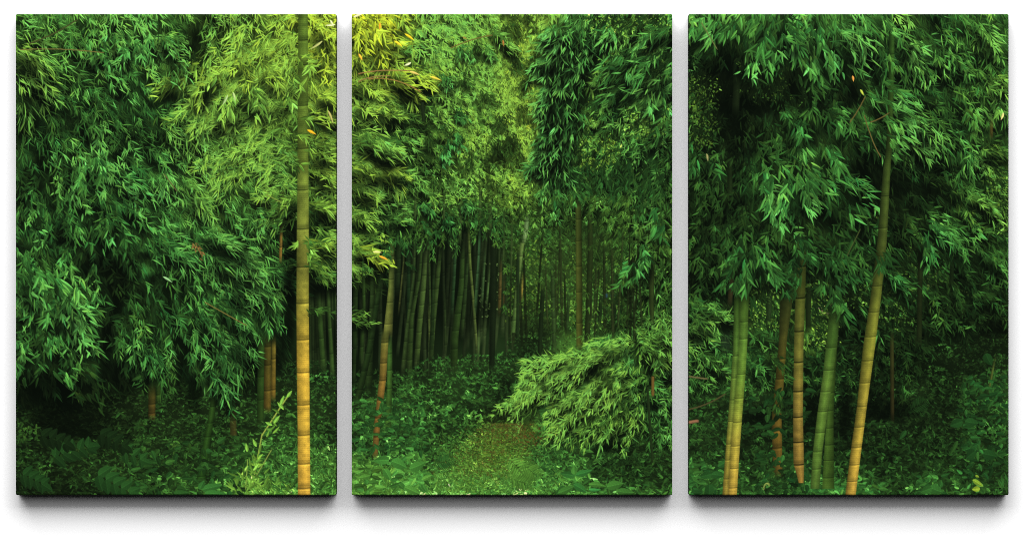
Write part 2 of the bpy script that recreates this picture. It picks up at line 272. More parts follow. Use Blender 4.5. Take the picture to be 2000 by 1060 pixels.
def spray(x, y, a, n, step, L, w, V, h, sp=.6, sag=.02, jit=.15):
    """a leafy twig: leaves alternate along it and close in a fan at the tip"""
    pts = []
    for k in range(n):
        pts.append((x, y, a)); x += math.cos(a) * step; y += math.sin(a) * step; a += sag * (1 if math.cos(a) > 0 else -1)
    for k, (px, py, aa) in enumerate(pts):
        s = 1 if k % 2 else -1
        for q in range(2):
            b = aa + s * sp * rng.uniform(.4, 1.15) * (1 if q == 0 else .45)
            leaf(px, py, b, L * rng.uniform(.7, 1.1), w * rng.uniform(.8, 1.1), V * math.exp(rng.gauss(0, jit)), h + rng.gauss(0, .05), rng.choice((-.3, 0, .3)))
    hand(x, y, a, sp * .8, L, w, V * 1.1, h, 4)
KEEP_ON = False
KEEP = [(1507, 1530, 740, 905), (1549, 1572, 455, 920), (385, 430, 760, 930), (503, 541, 640, 795), (727, 768, 640, 860), (290, 304, 745, 815)]
def kept(x, y, r=10):
    return any(a - r < x < b + r and c < y < d for a, b, c, d in KEEP)
def broadleaf(x, y, a, L, w, V, h, op=1.):
    if KEEP_ON and kept(x + math.cos(a) * L / 2, y + math.sin(a) * L / 2): return
    leaf(x, y, a, L, w, V, h, rng.choice((-.3, 0, .3)), 1, op)

BLOT = {}
def blot(x, y, rx, ry, f):
    """a soft darkening of the ink already laid down"""
    rx = max(4, int(rx)); ry = max(4, int(ry)); k = (rx, ry)
    if k not in BLOT:
        yy, xx = np.mgrid[-ry:ry + 1, -rx:rx + 1].astype(np.float32)
        BLOT[k] = (np.clip(1 - (xx / rx) ** 2 - (yy / ry) ** 2, 0, 1) ** 1.3)[..., None]
    m = BLOT[k]; X = int(x) - rx; Y = int(y) - ry; h, w = m.shape[:2]
    x0 = max(0, -X); y0 = max(0, -Y); x1 = min(w, W - X); y1 = min(h, H - Y)
    if x0 >= x1 or y0 >= y1: return
    img[Y + y0:Y + y1, X + x0:X + x1] *= 1 - (1 - f) * m[y0:y1, x0:x1]
def bough(x, y, a, l, w, sp, V, h, n=6, dens=1., shade=.45):
    """a drooping bough: short leafy twigs one after another, lit along the top and at the tip"""
    st = l * .42
    pts = []
    for k in range(n):
        pts.append((x, y, a)); x += math.cos(a) * st; y += math.sin(a) * st
        a += (math.pi / 2 - a) * .07 + rng.gauss(0, .08) if -1 < a < 4 else 0
    cx = sum(p[0] for p in pts) / n; cy = sum(p[1] for p in pts) / n
    blot(cx, cy + l * .55, l * 1.5, l * .95, shade)
    for k, (px, py, aa) in enumerate(pts):
        f = k / max(1, n - 1)
        for q in range(max(1, int(2.2 * dens + rng.random()))):
            ox, oy = rng.gauss(0, l * .22), rng.gauss(0, l * .22)
            up = -oy / l
            hand(px + ox, py + oy, aa + rng.gauss(0, .18), sp * 1.1, l * rng.uniform(.75, 1.1), w, V * (.62 + .5 * f + .7 * up) * math.exp(rng.gauss(0, .12)), h + rng.gauss(0, .04), rng.randint(3, 6))
def plume(x, y, a, l, w, V, h, n=10, shade=.4, bend=.06, tight=1.):
    """a long feathery spray: an arching twig set with narrow leaves, pale along its upper side and at the tip"""
    st = l * .30; pts = []
    for k in range(n):
        pts.append((x, y, a)); x += math.cos(a) * st; y += math.sin(a) * st
        if -1 < a < 4.2: a += (math.pi / 2 - a) * bend + rng.gauss(0, .05)
    m = pts[n // 2]
    for k in (n // 4, n // 2, 3 * n // 4): blot(pts[k][0], pts[k][1] + l * .65, l * 1.05, l * .75, shade ** .7)
    for k, (px, py, aa) in enumerate(pts):
        f = k / max(1, n - 1); g = .66 + .62 * f
        aa += rng.gauss(0, .16)
        if rng.random() < .28:
            hand(px + rng.gauss(0, l * .25), py + rng.gauss(0, l * .2), aa + rng.gauss(0, .3), .55 * tight + .2, l * rng.uniform(.7, 1.05), w, V * g * rng.uniform(.9, 1.4), h + rng.gauss(0, .05), rng.randint(3, 5))
            continue
        for q in range(rng.randint(2, 5)):
            s = rng.choice((-1, 1)); b = aa + s * rng.uniform(.05, 1.15) * tight * (1 - .3 * f) + rng.gauss(0, .14)
            up = -(math.sin(b) - math.sin(aa))
            ll = l * rng.uniform(.5, 1.08) * (1 - .15 * f)
            V2 = min(V * g * (1 + .3 * up) * math.exp(rng.gauss(0, .30)), 170 + 40 * h)
            leaf(px + rng.gauss(0, l * .24), py + rng.gauss(0, l * .22), b, ll, w * rng.uniform(.6, 1.1), V2, h + rng.gauss(0, .07), rng.choice((0, .25, .4, -.2)) * (1 if math.cos(b) > 0 else -1))
def plumes(gap, gain, pick, n=(7, 12), shade=.45, keep=1.):
    pts = []
    for x0, x1, y0, y1 in PANELS:
        y = y0 - 40.
        while y < y1:
            x = x0 - 50.
            while x < x1 + 40:
                l = habit(x, y)[0]; s = l * gap
                if rng.random() < 14. / s * keep: pts.append((x + rng.uniform(-s, s) * .5, y + rng.uniform(-8, 8)))
                x += s
            y += 14
    pts.sort(key=lambda p: -p[1] + rng.uniform(-40, 40))
    for x, y in pts:
        l, w, a, sp = habit(x, y); a += rng.gauss(0, .3 * sp + .12)
        mx, my = x + math.cos(a) * l * 1.8, y + math.sin(a) * l * 1.8
        if not pick(mx, my) or not p_fol(x, max(y, 30)): continue
        V, h = tone(mx, my)
        plume(x, y, a, l * rng.uniform(.85, 1.1), max(1.3, w * .9), V * gain * math.exp(rng.gauss(0, .2)), h + rng.gauss(0, .05), rng.randint(*n), shade, .05, .6 + sp * .7)
def boughs(gap, gain, pick, n=(4, 7), dens=1., shade=.45, keep=1.):
    pts = []
    for x0, x1, y0, y1 in PANELS:
        y = y0 - 20.
        while y < y1 + 10:
            x = x0 - 25.
            while x < x1 + 20:
                l = habit(x, y)[0]; s = l * gap
                if rng.random() < 10. / s * keep: pts.append((x + rng.uniform(-s, s) * .5, y + rng.uniform(-6, 6)))
                x += s
            y += 10
    pts.sort(key=lambda p: -p[1] + rng.uniform(-30, 30))
    for x, y in pts:
        l, w, a, sp = habit(x, y)
        mx, my = x + math.cos(a) * l, y + math.sin(a) * l
        if not pick(x, y) or not pick(mx, my): continue
        V, h = tone(mx, my)
        bough(x, y, a + rng.gauss(0, .22), l * rng.uniform(.85, 1.1), max(1.2, w * .8), sp, V * gain * math.exp(rng.gauss(0, .25)), h + rng.gauss(0, .05), rng.randint(*n), dens, shade)
def blur(f, r):
    for ax in (0, 1):
        for _ in range(2):
            c = np.cumsum(np.pad(f, [(r + 1, r) if k == ax else (0, 0) for k in range(f.ndim)], mode='edge'), axis=ax)
            n = f.shape[ax]
            f = (np.take(c, range(2 * r + 1, 2 * r + 1 + n), axis=ax) - np.take(c, range(0, n), axis=ax)) / (2 * r + 1)
    return f
def grade(amount=1., r=14, lo=.45, hi=1.9):
    """bring the local mean of the ink to the tone plan"""
    want = upsample(TF, FS)[..., 0] / 255
    have = np.maximum(blur(img[..., 1].astype(np.float64), r), .01)
    k = np.clip(want / have, lo, hi) ** amount
    k = blur(k, 8)[..., None].astype(np.float32)
    lum = img.max(-1, keepdims=True)
    img[...] *= np.where(k > 1, 1 + (k - 1) * np.clip(1.05 - lum * 1.5, 0, 1), k)

GAPS = """205,690,14,60,.3 285,735,10,40,.4 356,705,20,60,.35 380,765,20,36,.4 100,745,100,26,.3 230,600,16,30,.4 340,640,12,40,.5 505,720,14,60,.4 1385,130,40,20,.4 1470,200,60,30,.45 1750,360,60,34,.5 1690,350,20,60,.45 1610,250,40,14,.6 1480,300,50,10,.6 1840,330,40,18,.6 1570,415,60,14,.6 1640,440,40,14,.6 1400,430,50,14,.6 372,100,34,48,.45 565,520,16,130,.3 470,212,28,17,.3 365,155,20,8,.5 55,240,25,18,.5 110,225,40,14,.5 255,265,34,18,.45 125,460,26,22,.3 210,520,45,28,.35 160,535,30,12,.4 235,560,25,30,.4 215,640,18,45,.4 120,645,30,12,.5 60,625,40,9,.5 240,740,30,40,.5 100,775,80,40,.4 120,830,80,40,.5 568,470,18,44,.25 566,560,14,50,.25 562,640,18,50,.3 622,455,36,16,.3 622,560,36,30,.3 500,395,14,20,.45 570,345,16,12,.5 360,560,20,40,.55 330,600,16,30,.55 495,690,22,50,.4 540,690,24,44,.4 625,268,32,8,.4 560,215,18,14,.45 630,305,30,6,.5 85,85,20,10,.5 150,145,40,10,.6 230,190,30,10,.55 300,205,24,12,.55 345,205,14,8,.5 290,295,22,20,.5 60,345,30,14,.55 40,400,16,10,.5 640,440,24,10,.35 300,545,24,14,.6 230,465,14,22,.5 280,500,20,8,.5
820,200,22,22,.3 785,178,16,9,.35 745,255,32,12,.45 830,310,28,32,.4 725,398,44,9,.4 730,448,40,12,.35 895,320,12,16,.5 970,310,30,25,.5 1000,285,20,20,.5 990,115,14,22,.35 935,95,10,22,.5 880,165,30,10,.55 1135,160,24,64,.35 1170,110,24,20,.5 1200,175,44,25,.45 1110,290,18,14,.5 1240,62,15,10,.5 1230,240,44,10,.45 1290,290,30,24,.45 1150,335,30,22,.5 1030,765,18,14,.5 1230,742,28,16,.4 1075,765,22,6,.55 1115,803,16,6,.55 1100,735,18,5,.55 1270,800,18,16,.5 1200,872,24,14,.5 1155,120,14,30,.5 1190,260,24,10,.5 1240,330,36,16,.5 1180,370,36,12,.5 700,245,20,8,.5 730,180,20,6,.5 850,120,10,18,.6 1000,310,24,14,.5 920,250,14,10,.6 1020,330,12,10,.6 860,280,16,10,.5 790,330,12,20,.5
1430,125,70,36,.3 1435,215,46,60,.35 1540,170,44,40,.4 1665,185,30,22,.3 1690,125,26,22,.35 1640,150,16,12,.5 1680,320,22,50,.35 1780,330,70,26,.55 1700,395,34,30,.55 1600,420,26,30,.45 1440,290,22,30,.45 1450,395,34,20,.45 1830,50,20,25,.55 1855,165,16,10,.55 1570,560,20,34,.45 1430,560,44,28,.45 1580,800,34,56,.45 1480,815,34,25,.4 1730,800,64,24,.4 1650,800,16,64,.4 1935,255,18,10,.4 1880,545,22,15,.55 1900,610,44,15,.5 1930,640,34,20,.5 1800,400,40,20,.55 1380,455,20,20,.55 1770,480,30,30,.6 1690,470,20,26,.5 1540,90,10,24,.5 1440,75,16,14,.6 1620,110,12,16,.5 1840,560,30,14,.6 1780,580,20,20,.6 1360,545,30,14,.5 1390,580,30,14,.5 1580,500,26,20,.5 1470,575,30,8,.6 1900,130,18,10,.6 1850,230,24,14,.6 1640,280,16,14,.5 1560,430,20,16,.5"""
FRONT = """31,100,30,38,4,25,150,.45,4 31,125,35,38,4,22,140,.4,4 40,150,45,40,4,22,135,.35,4 60,120,28,36,4,25,120,.35,4 45,190,75,36,4,25,115,.3,3 100,170,60,28,5,35,85,.15,3 180,105,90,24,5,40,105,.1,2 195,95,80,24,5,40,100,.1,2 240,95,95,24,5,40,115,.08,2 290,85,85,26,5,35,125,.1,3 320,70,50,26,4,35,120,.2,3 335,110,60,26,4,30,105,.2,3 330,85,40,26,4,30,110,.25,3 380,130,150,32,6,50,150,.6,3 430,140,150,32,6,60,160,.6,4 400,160,120,30,7,50,145,.5,3 480,115,100,24,5,70,150,.7,4 520,130,60,28,5,60,150,.65,4 450,190,100,32,6,45,140,.5,3 500,190,80,32,6,45,130,.45,3 560,190,60,30,6,50,130,.5,3 350,175,170,30,4,30,120,.6,3 620,60,40,26,5,80,170,.85,4 640,110,80,26,5,80,160,.85,4 625,190,20,28,4,40,150,.7,4 615,225,15,28,4,35,130,.65,4 610,290,15,28,4,35,125,.6,4 612,330,10,30,4,35,130,.6,4 610,400,10,30,4,30,140,.55,4 612,480,-5,28,4,40,130,.6,4 575,390,165,28,4,35,135,.5,4 560,415,150,26,4,35,95,.35,4 150,325,80,28,6,40,95,.12,3 195,325,75,28,6,45,100,.1,3 165,355,90,26,6,40,95,.12,2 80,420,70,28,6,40,75,.1,4 130,420,85,28,6,40,70,.1,4 150,430,75,28,7,40,78,.1,4 200,430,70,28,6,45,72,.1,4 240,460,75,28,6,40,72,.1,3 300,470,50,30,5,35,90,.1,4 400,455,20,32,3.6,25,112,.2,5 440,470,22,32,3.6,25,118,.2,5 420,500,30,32,3.6,25,105,.18,5 470,500,30,32,3.6,25,120,.2,5 480,530,40,32,3.6,25,115,.18,4 450,540,40,32,3.6,25,105,.16,5 500,560,50,32,3.6,25,110,.15,4 430,590,50,30,4,30,88,.12,5 470,610,55,30,4,30,90,.1,5 520,600,60,30,4,30,98,.12,4 400,620,60,30,5,35,78,.08,5 40,530,60,32,7,45,95,.12,4 70,520,70,32,7,45,105,.12,4 110,540,50,34,7,40,112,.15,4 130,580,55,34,7,40,118,.15,4 150,610,60,34,7,40,125,.15,3 60,570,90,32,7,45,100,.12,3 165,645,65,34,7,40,110,.15,2 100,600,100,32,7,45,95,.12,3 120,725,40,30,7,30,85,.1,2 270,660,80,26,5,40,80,.1,4 300,680,85,26,5,30,75,.05,5 430,680,75,32,5,35,88,.08,5 420,720,70,32,5,35,82,.08,4 460,660,45,32,4,30,88,.08,4 445,750,80,28,5,35,65,.05,3
700,50,60,28,6,60,175,.95,4 730,40,50,28,6,60,180,1,4 750,70,40,28,5,60,172,.95,4 700,100,60,26,5,60,160,.8,4 745,110,50,26,5,60,148,.75,4 720,160,30,28,4,30,140,.7,4 770,148,15,32,4,20,150,.8,4 810,150,20,30,4,20,140,.8,3 790,165,45,28,4,25,125,.7,3 700,210,15,24,4,40,135,.6,4 740,215,15,24,4,40,130,.55,3 700,280,15,32,4,30,115,.4,4 740,295,-15,30,4.5,25,125,.4,3 700,325,15,30,4,30,125,.6,4 750,330,12,28,4,25,125,.65,4 700,365,20,26,4,40,120,.5,4 700,420,10,26,4,35,120,.5,3 770,425,20,24,4,40,85,.3,3 700,490,15,28,4.5,40,130,.55,4 722,495,15,28,5,25,140,.8,2 690,615,12,22,3.5,25,80,.4,3 1240,100,150,32,5,25,85,.1,4 1270,110,150,34,5,25,95,.1,4 1300,60,150,32,5,25,85,.1,4 1260,150,160,34,5,25,90,.15,4 1290,140,140,32,5,28,100,.25,3 1290,180,110,28,7,45,110,.15,3 1300,230,120,28,6,45,80,.15,3 1290,430,110,30,7,50,88,.05,3 1240,520,120,28,6,45,75,.05,4 1265,495,100,28,6,45,80,.05,3 1190,55,95,24,5,45,110,.1,2 1165,60,95,24,5,45,85,.1,3 830,180,60,16,3.5,60,80,.2,2 870,150,60,18,3.5,60,110,.1,3 900,90,60,18,3.5,50,125,.15,3 950,90,60,18,3.5,50,125,.25,3 965,60,35,22,3,30,125,.35,3 985,75,45,22,3,25,120,.4,3 900,215,60,16,4,60,85,.1,3 870,300,80,18,5,50,90,.0,2 885,270,80,18,5,50,80,.0,2 830,400,80,18,4.5,50,90,.05,2 870,420,80,18,4.5,50,85,.0,2 910,400,60,18,4.5,50,85,.1,2
1130,690,160,24,4,40,115,.4,4 1090,715,150,24,4,40,112,.4,4 1060,750,150,24,4,40,112,.4,4 1040,790,150,24,4,40,112,.4,4 1160,700,130,24,4,40,120,.35,4 1190,690,90,24,4,45,118,.35,3 1230,690,60,24,4,50,112,.35,3 1130,740,150,24,4,40,112,.35,4 1100,770,150,24,4,40,105,.35,4 1150,760,120,26,5,45,118,.3,4 1180,750,100,26,5,45,125,.3,3 1200,730,60,26,5,45,115,.3,3 1170,800,110,26,5,40,112,.3,3 1190,835,100,26,4,40,95,.35,3 1130,820,120,26,4,40,90,.35,3 1020,820,160,24,4,35,115,.4,3 1300,655,20,24,4,60,118,.35,3 1260,670,60,24,4,60,112,.35,4 1280,690,80,24,4,60,100,.3,3 1270,770,10,22,4,50,72,.2,3 1225,780,80,24,4,45,90,.3,3
1475,95,85,36,8,40,105,.12,3 1560,75,85,36,8,35,105,.12,3 1575,110,85,36,8,35,105,.12,3 1600,140,60,34,7,30,95,.1,2 1500,60,100,36,7,40,95,.1,3 1650,60,40,36,5,25,120,.15,4 1640,90,35,36,5,25,112,.15,4 1740,60,50,34,5,30,120,.2,4 1760,90,55,34,5,25,110,.2,4 1790,110,60,30,5,25,105,.2,3 1720,100,60,32,5,30,85,.1,3 1720,130,60,30,5,25,80,.1,3 1700,180,20,34,5,30,90,.15,5 1720,210,30,36,5,25,110,.15,5 1750,220,30,36,5,25,120,.2,4 1720,240,40,34,5,30,108,.15,4 1760,260,40,34,5,25,128,.2,3 1790,230,30,34,4,25,105,.2,4 1700,270,45,32,5,35,100,.12,3 1730,290,35,24,4,30,90,.2,2 1790,270,50,32,4.5,25,100,.2,3 1860,110,45,28,5,30,80,.2,3 1830,100,50,28,5,25,95,.2,3 1920,70,45,28,5,30,105,.3,4 1930,160,5,28,5,40,115,.4,3 1890,220,70,26,6,45,100,.25,3 1950,205,90,26,6,45,110,.35,2 1880,300,70,28,5,40,80,.15,3 1930,290,20,28,4,30,100,.35,4 1500,340,100,36,7,40,88,.1,4 1540,350,85,36,8,35,95,.1,4 1570,350,60,36,7,35,105,.1,3 1530,390,100,32,8,40,92,.1,2 1590,340,45,36,6,30,88,.1,4 1650,355,30,36,5,30,88,.1,4 1650,390,50,36,6,30,82,.1,3 1440,470,100,36,7,40,65,.1,4 1480,480,70,36,7,40,76,.1,4 1500,510,60,36,7,35,82,.1,4 1470,520,100,34,7,40,65,.1,3 1620,500,45,36,6,30,62,.08,4 1650,510,45,34,6,30,66,.08,4 1640,560,70,32,9,30,74,.1,2 1820,440,40,30,5,25,78,.05,4 1860,450,40,30,4,25,88,.15,4 1800,470,80,30,7,30,78,.05,2 1900,380,30,26,4,30,88,.35,4 1920,500,40,26,4,30,70,.2,4 1740,530,35,28,5,30,62,.05,4 1360,610,20,26,4,40,105,.3,3 1390,605,25,26,4,40,95,.3,3 1350,640,0,26,4,40,105,.3,3 1365,45,110,34,6,40,110,.12,3 1400,50,110,34,6,40,105,.12,3 1435,45,110,34,6,40,95,.12,3 1380,65,130,34,6,40,95,.12,2 1530,50,95,34,7,40,90,.1,3 1590,60,80,34,7,35,98,.1,3 1615,80,70,34,7,30,90,.1,3 1360,300,110,32,6,40,75,.1,3 1400,310,95,32,6,50,72,.08,3 1560,240,80,30,7,50,70,.05,3 1620,225,50,32,6,45,70,.1,4 1620,290,60,34,7,40,72,.08,4 1375,690,60,24,4,60,80,.25,3"""
def each(t, blank=None):
    for e in t.split():
        yield [float(v) for v in e.split(',')]
def fern(x, y, a, L, V, h, n=11):
    for k in range(n):
        t = k / n; px, py = x + math.cos(a) * L * t, y + math.sin(a) * L * t
        l = L * .42 * math.sin(math.pi * (t * .8 + .2)) + 3
        for s in (-1, 1): leaf(px, py, a + s * 1.15, l, max(1.6, l * .17), V * rng.uniform(.8, 1.15), h)
    leaf(x, y, a, L, 1.6, V * .7, h)
def pinnate(x, y, a, L, V, h, n=5, l=26, w=13):
    for k in range(n):
        t = (k + .5) / n; px, py = x + math.cos(a) * L * t, y + math.sin(a) * L * t + 6 * t * t
        for s in (-1, 1): broadleaf(px, py, a + s * 1.0, l * (1 - .3 * t), w * (1 - .2 * t), V * (1.1 if s < 0 else .85), h)
    broadleaf(px, py, a + .2, l * .9, w, V, h)

def holes(x0, x1, y0, y1, n, V, h):
    """bright foliage far behind, seen between dark leaves in front"""
    for i in range(n):
        x, y = rng.uniform(x0, x1), rng.uniform(y0, y1)
        for q in range(rng.randint(4, 10)): leaf(x + rng.gauss(0, 6), y + rng.gauss(0, 5), rng.uniform(0, 6.2), rng.uniform(4, 9), 2.6, V * math.exp(rng.gauss(0, .3)), h + rng.gauss(0, .1), 0, 0, .85)
        t = tone(x, y)[0]
        for q in range(3):
            l, w, a, sp = habit(x, y)
            hand(x + rng.gauss(0, 7), y + rng.gauss(0, 6) - 5, a, sp, l * .75, max(1.4, w * .8), min(t, 60) * rng.uniform(.4, .9), .2, 3)

def veil(x, y, rx, ry, col, f):
    """a soft patch of pale distance in the picture"""
    yy, xx = np.mgrid[0:H, 0:W].astype(np.float32)
    m = (f * np.exp(-((xx - x) / rx) ** 2 - ((yy - y) / ry) ** 2))[..., None]
    img[...] += m * (np.array(col, np.float32) / 255 - img)
make_clumps()
# base tone behind everything
full = upsample(TF, FS)
V = np.clip(full[..., 0] * .38 * (.75 + .5 * N1), 6, 110)
hh = full[..., 1]; k = np.clip((45 - V) / 45, 0, 1)
img[...] = np.stack([V * (.40 + .44 * hh + .18 * k), V, V * np.maximum(.05, .43 - .20 * hh + .10 * k)], -1) / 255
def p_fol(x, y): return inframe(x, y) and not masked(GROVE, x, y) and not masked(UG, x, y) and not (990 < x < 1140 and 655 < y < 880)
foliage(.50, .55, 1.2, p_fol)
# ------------------------------------------------ the dark grove
G = random.Random(5)
for i in range(70):
    x = G.uniform(690, 1000); t = G.uniform(-.12, .04); y0 = G.uniform(400, 470); y1 = G.uniform(640, 740); w = G.uniform(3, 8)
    v = G.uniform(16, 40)
    stick([(x, y0, w * .8), (x + t * (y1 - y0), y1, w)], (v * .75, v, v * .55), .8, nodes=[G.uniform(y0, y1) for _ in range(5)])
for i in range(12):
    x = G.uniform(602, 657); t = G.uniform(-.02, .05); w = G.uniform(3, 9); v = G.uniform(18, 44)
    stick([(x, 535, w * .9), (x + t * 200, 740, w)], (v * .72, v, v * .5), .85, nodes=[G.uniform(540, 740) for _ in range(4)])
def p_ug(x, y): return inframe(x, y) and (masked(UG, x, y) or (990 < x < 1140 and 655 < y < 880))
def under(gain, n, lo, hi, jit):
    pts = []
    for i in range(n):
        x = rng.uniform(25, 1975); y = rng.uniform(640, 975)
        if p_ug(x, y): pts.append((x, y))
    pts.sort(key=lambda p: p[1] + rng.uniform(-14, 14))
    for x, y in pts:
        V, h = tone(x, y); c = near_clump(x, y); k = c[3] if c else 1
        if 990 < x < 1215 and 655 < y < 875: V = min(V, 40 if y < 820 else 62)
        k *= (1 + .4 * max(-1., min(1., (c[1] - y) / 20))) if c else 1
        d = (y - 640) / 330
        L = rng.uniform(lo, hi) * (.36 + .6 * d) * (1.6 if rng.random() < .08 else 1) * (.85 if x < 660 else 1)
        a0 = rng.uniform(-math.pi, math.pi)
        for q in range(rng.randint(1, 4)):
            a = a0 + q * rng.uniform(.7, 1.4)
            a = math.atan2(math.sin(a) * (.45 if x < 660 else .65) + .12, math.cos(a))
            broadleaf(x, y, a, L * rng.uniform(.7, 1.2), L * rng.uniform(.18, .46), V * gain * k * math.exp(rng.gauss(0, jit)), h - .02 + rng.gauss(0, .05))
under(.6, 9000, 9, 17, .25)
foliage(.75, .5, 1.2, p_fol)
# light specks where the far clearing and sky show through
def specks(x0, x1, y0, y1, n, col, smin=1.5, smax=4):
    for i in range(n):
        x, y = rng.uniform(x0, x1), rng.uniform(y0, y1)
        put(leaf_stamp(rng.uniform(3, 3 + smax), rng.uniform(smin, smax), rng.uniform(0, 3.1), 0, 1), x, y, np.array(col, np.float32) / 255 * rng.uniform(.6, 1.05), .8)
specks(1475, 1512, 118, 142, 16, (190, 215, 180)); specks(1478, 1535, 166, 178, 34, (205, 225, 215)); specks(1440, 1560, 130, 210, 60, (70, 110, 50)); specks(1350, 1390, 160, 290, 150, (80, 125, 55))
specks(1425, 1440, 180, 210, 6, (120, 150, 100)); specks(1100, 1190, 550, 640, 60, (80, 150, 60)); specks(1020, 1075, 540, 600, 30, (100, 150, 60)); specks(1190, 1230, 590, 640, 16, (90, 150, 60))
specks(1475, 1530, 560, 640, 130, (95, 150, 50)); specks(1585, 1640, 545, 680, 190, (115, 170, 65)); specks(1590, 1660, 560, 600, 30, (150, 200, 100)); specks(1650, 1680, 550, 600, 60, (110, 170, 70)); specks(1715, 1760, 560, 620, 50, (80, 130, 50)); specks(1680, 1720, 400, 430, 30, (70, 100, 50))
specks(1810, 1850, 510, 560, 60, (90, 110, 55)); specks(1870, 1905, 545, 580, 22, (120, 160, 70)); specks(1700, 1780, 620, 680, 60, (60, 95, 40)); specks(930, 975, 510, 620, 44, (110, 150, 80)); specks(1160, 1250, 60, 140, 60, (100, 150, 60)); specks(1220, 1290, 28, 62, 50, (170, 210, 110)); specks(1195, 1215, 165, 176, 8, (210, 220, 200)); specks(1150, 1230, 120, 330, 140, (110, 150, 45)); specks(1235, 1240, 66, 74, 3, (230, 235, 220)); specks(1072, 1076, 420, 428, 3, (200, 220, 200)); specks(1172, 1176, 285, 295, 4, (190, 210, 180))
specks(1596, 1622, 596, 601, 26, (215, 170, 185), 2, 4); specks(1596, 1624, 607, 612, 8, (150, 130, 110)); specks(1180, 1205, 570, 580, 8, (20, 34, 56), 3, 6); specks(1490, 1530, 556, 566, 8, (16, 36, 40), 3, 6)
def p_thin(x, y):
    # places where trunks and the far clearing stay visible
    if not p_fol(x, y): return False
    if 1000 < x < 1215 and 430 < y < 690: return rng.random() < (.12 if y > 500 else .3)
    if 1470 < x < 1660 and 545 < y < 700: return rng.random() < .15
    if 1405 < x < 1470 and y > 560: return False
    if 1380 < x < 1470 and 130 < y < 260: return rng.random() < .25
    if 500 < x < 560 and 640 < y: return False
    return True

under(.85, 12000, 7, 15, .3)
foliage(.9, .6, .9, p_thin)
under(1.15, 7000, 6, 14, .32)
grade()
gp = list(each(GAPS))
for x, y, rx, ry, f in gp: blot(x, y, rx * 1.3, ry * 1.3, f * .9); blot(x, y, rx, ry, .8)
def in_gap(x, y):
    for gx, gy, rx, ry, f in gp:
        if abs(x - gx) < rx and abs(y - gy) < ry and ((x - gx) / rx) ** 2 + ((y - gy) / ry) ** 2 < .8: return True
    return False
def p_bough(x, y): return p_thin(x, y) and not (in_gap(x, y) and rng.random() < .85)
boughs(1.15, .85, p_bough)
plumes(1.5, 1.25, p_bough)
foliage(1.2, .62, .10, p_bough, jit=.25)
plumes(2.2, 1.5, p_bough, n=(5, 9), shade=.6)
foliage(1.55, .62, .11, p_bough, jit=.3, nmin=2, nmax=5)
grade(.75, 22, .6, 1.9)
for x, y, rx, ry, f in gp: blot(x, y, rx * 1.1, ry * 1.1, f ** .6)
holes(1110, 1150, 220, 340, 22, 125, .55); holes(1150, 1305, 28, 64, 34, 135, .5); holes(1180, 1300, 80, 170, 26, 105, .5); holes(1230, 1305, 212, 262, 26, 135, .5); holes(1140, 1205, 262, 335, 26, 115, .6); holes(1345, 1402, 150, 290, 50, 85, .5); holes(1440, 1545, 120, 210, 24, 70, .45)
holes(1690, 1722, 395, 430, 10, 75, .5); holes(1775, 1855, 480, 560, 22, 80, .45); holes(1705, 1780, 560, 640, 26, 88, .4); holes(1470, 1530, 560, 650, 40, 130, .45); holes(1582, 1640, 560, 680, 40, 130, .5); holes(1645, 1690, 550, 600, 18, 120, .45); holes(1090, 1210, 500, 640, 60, 98, .45); holes(1000, 1070, 480, 620, 50, 88, .55); holes(985, 1070, 60, 250, 36, 165, .75); holes(1930, 1968, 300, 450, 18, 95, .5)
foliage(.55, .8, .5, lambda x, y: p_fol(x, y) and in_gap(x, y))
veil(1035, 150, 60, 150, (128, 160, 48), .30); veil(930, 140, 110, 130, (92, 142, 50), .16); veil(1085, 540, 110, 100, (60, 92, 36), .22); veil(540, 200, 130, 190, (120, 150, 50), .10)
C = culm
B = .10
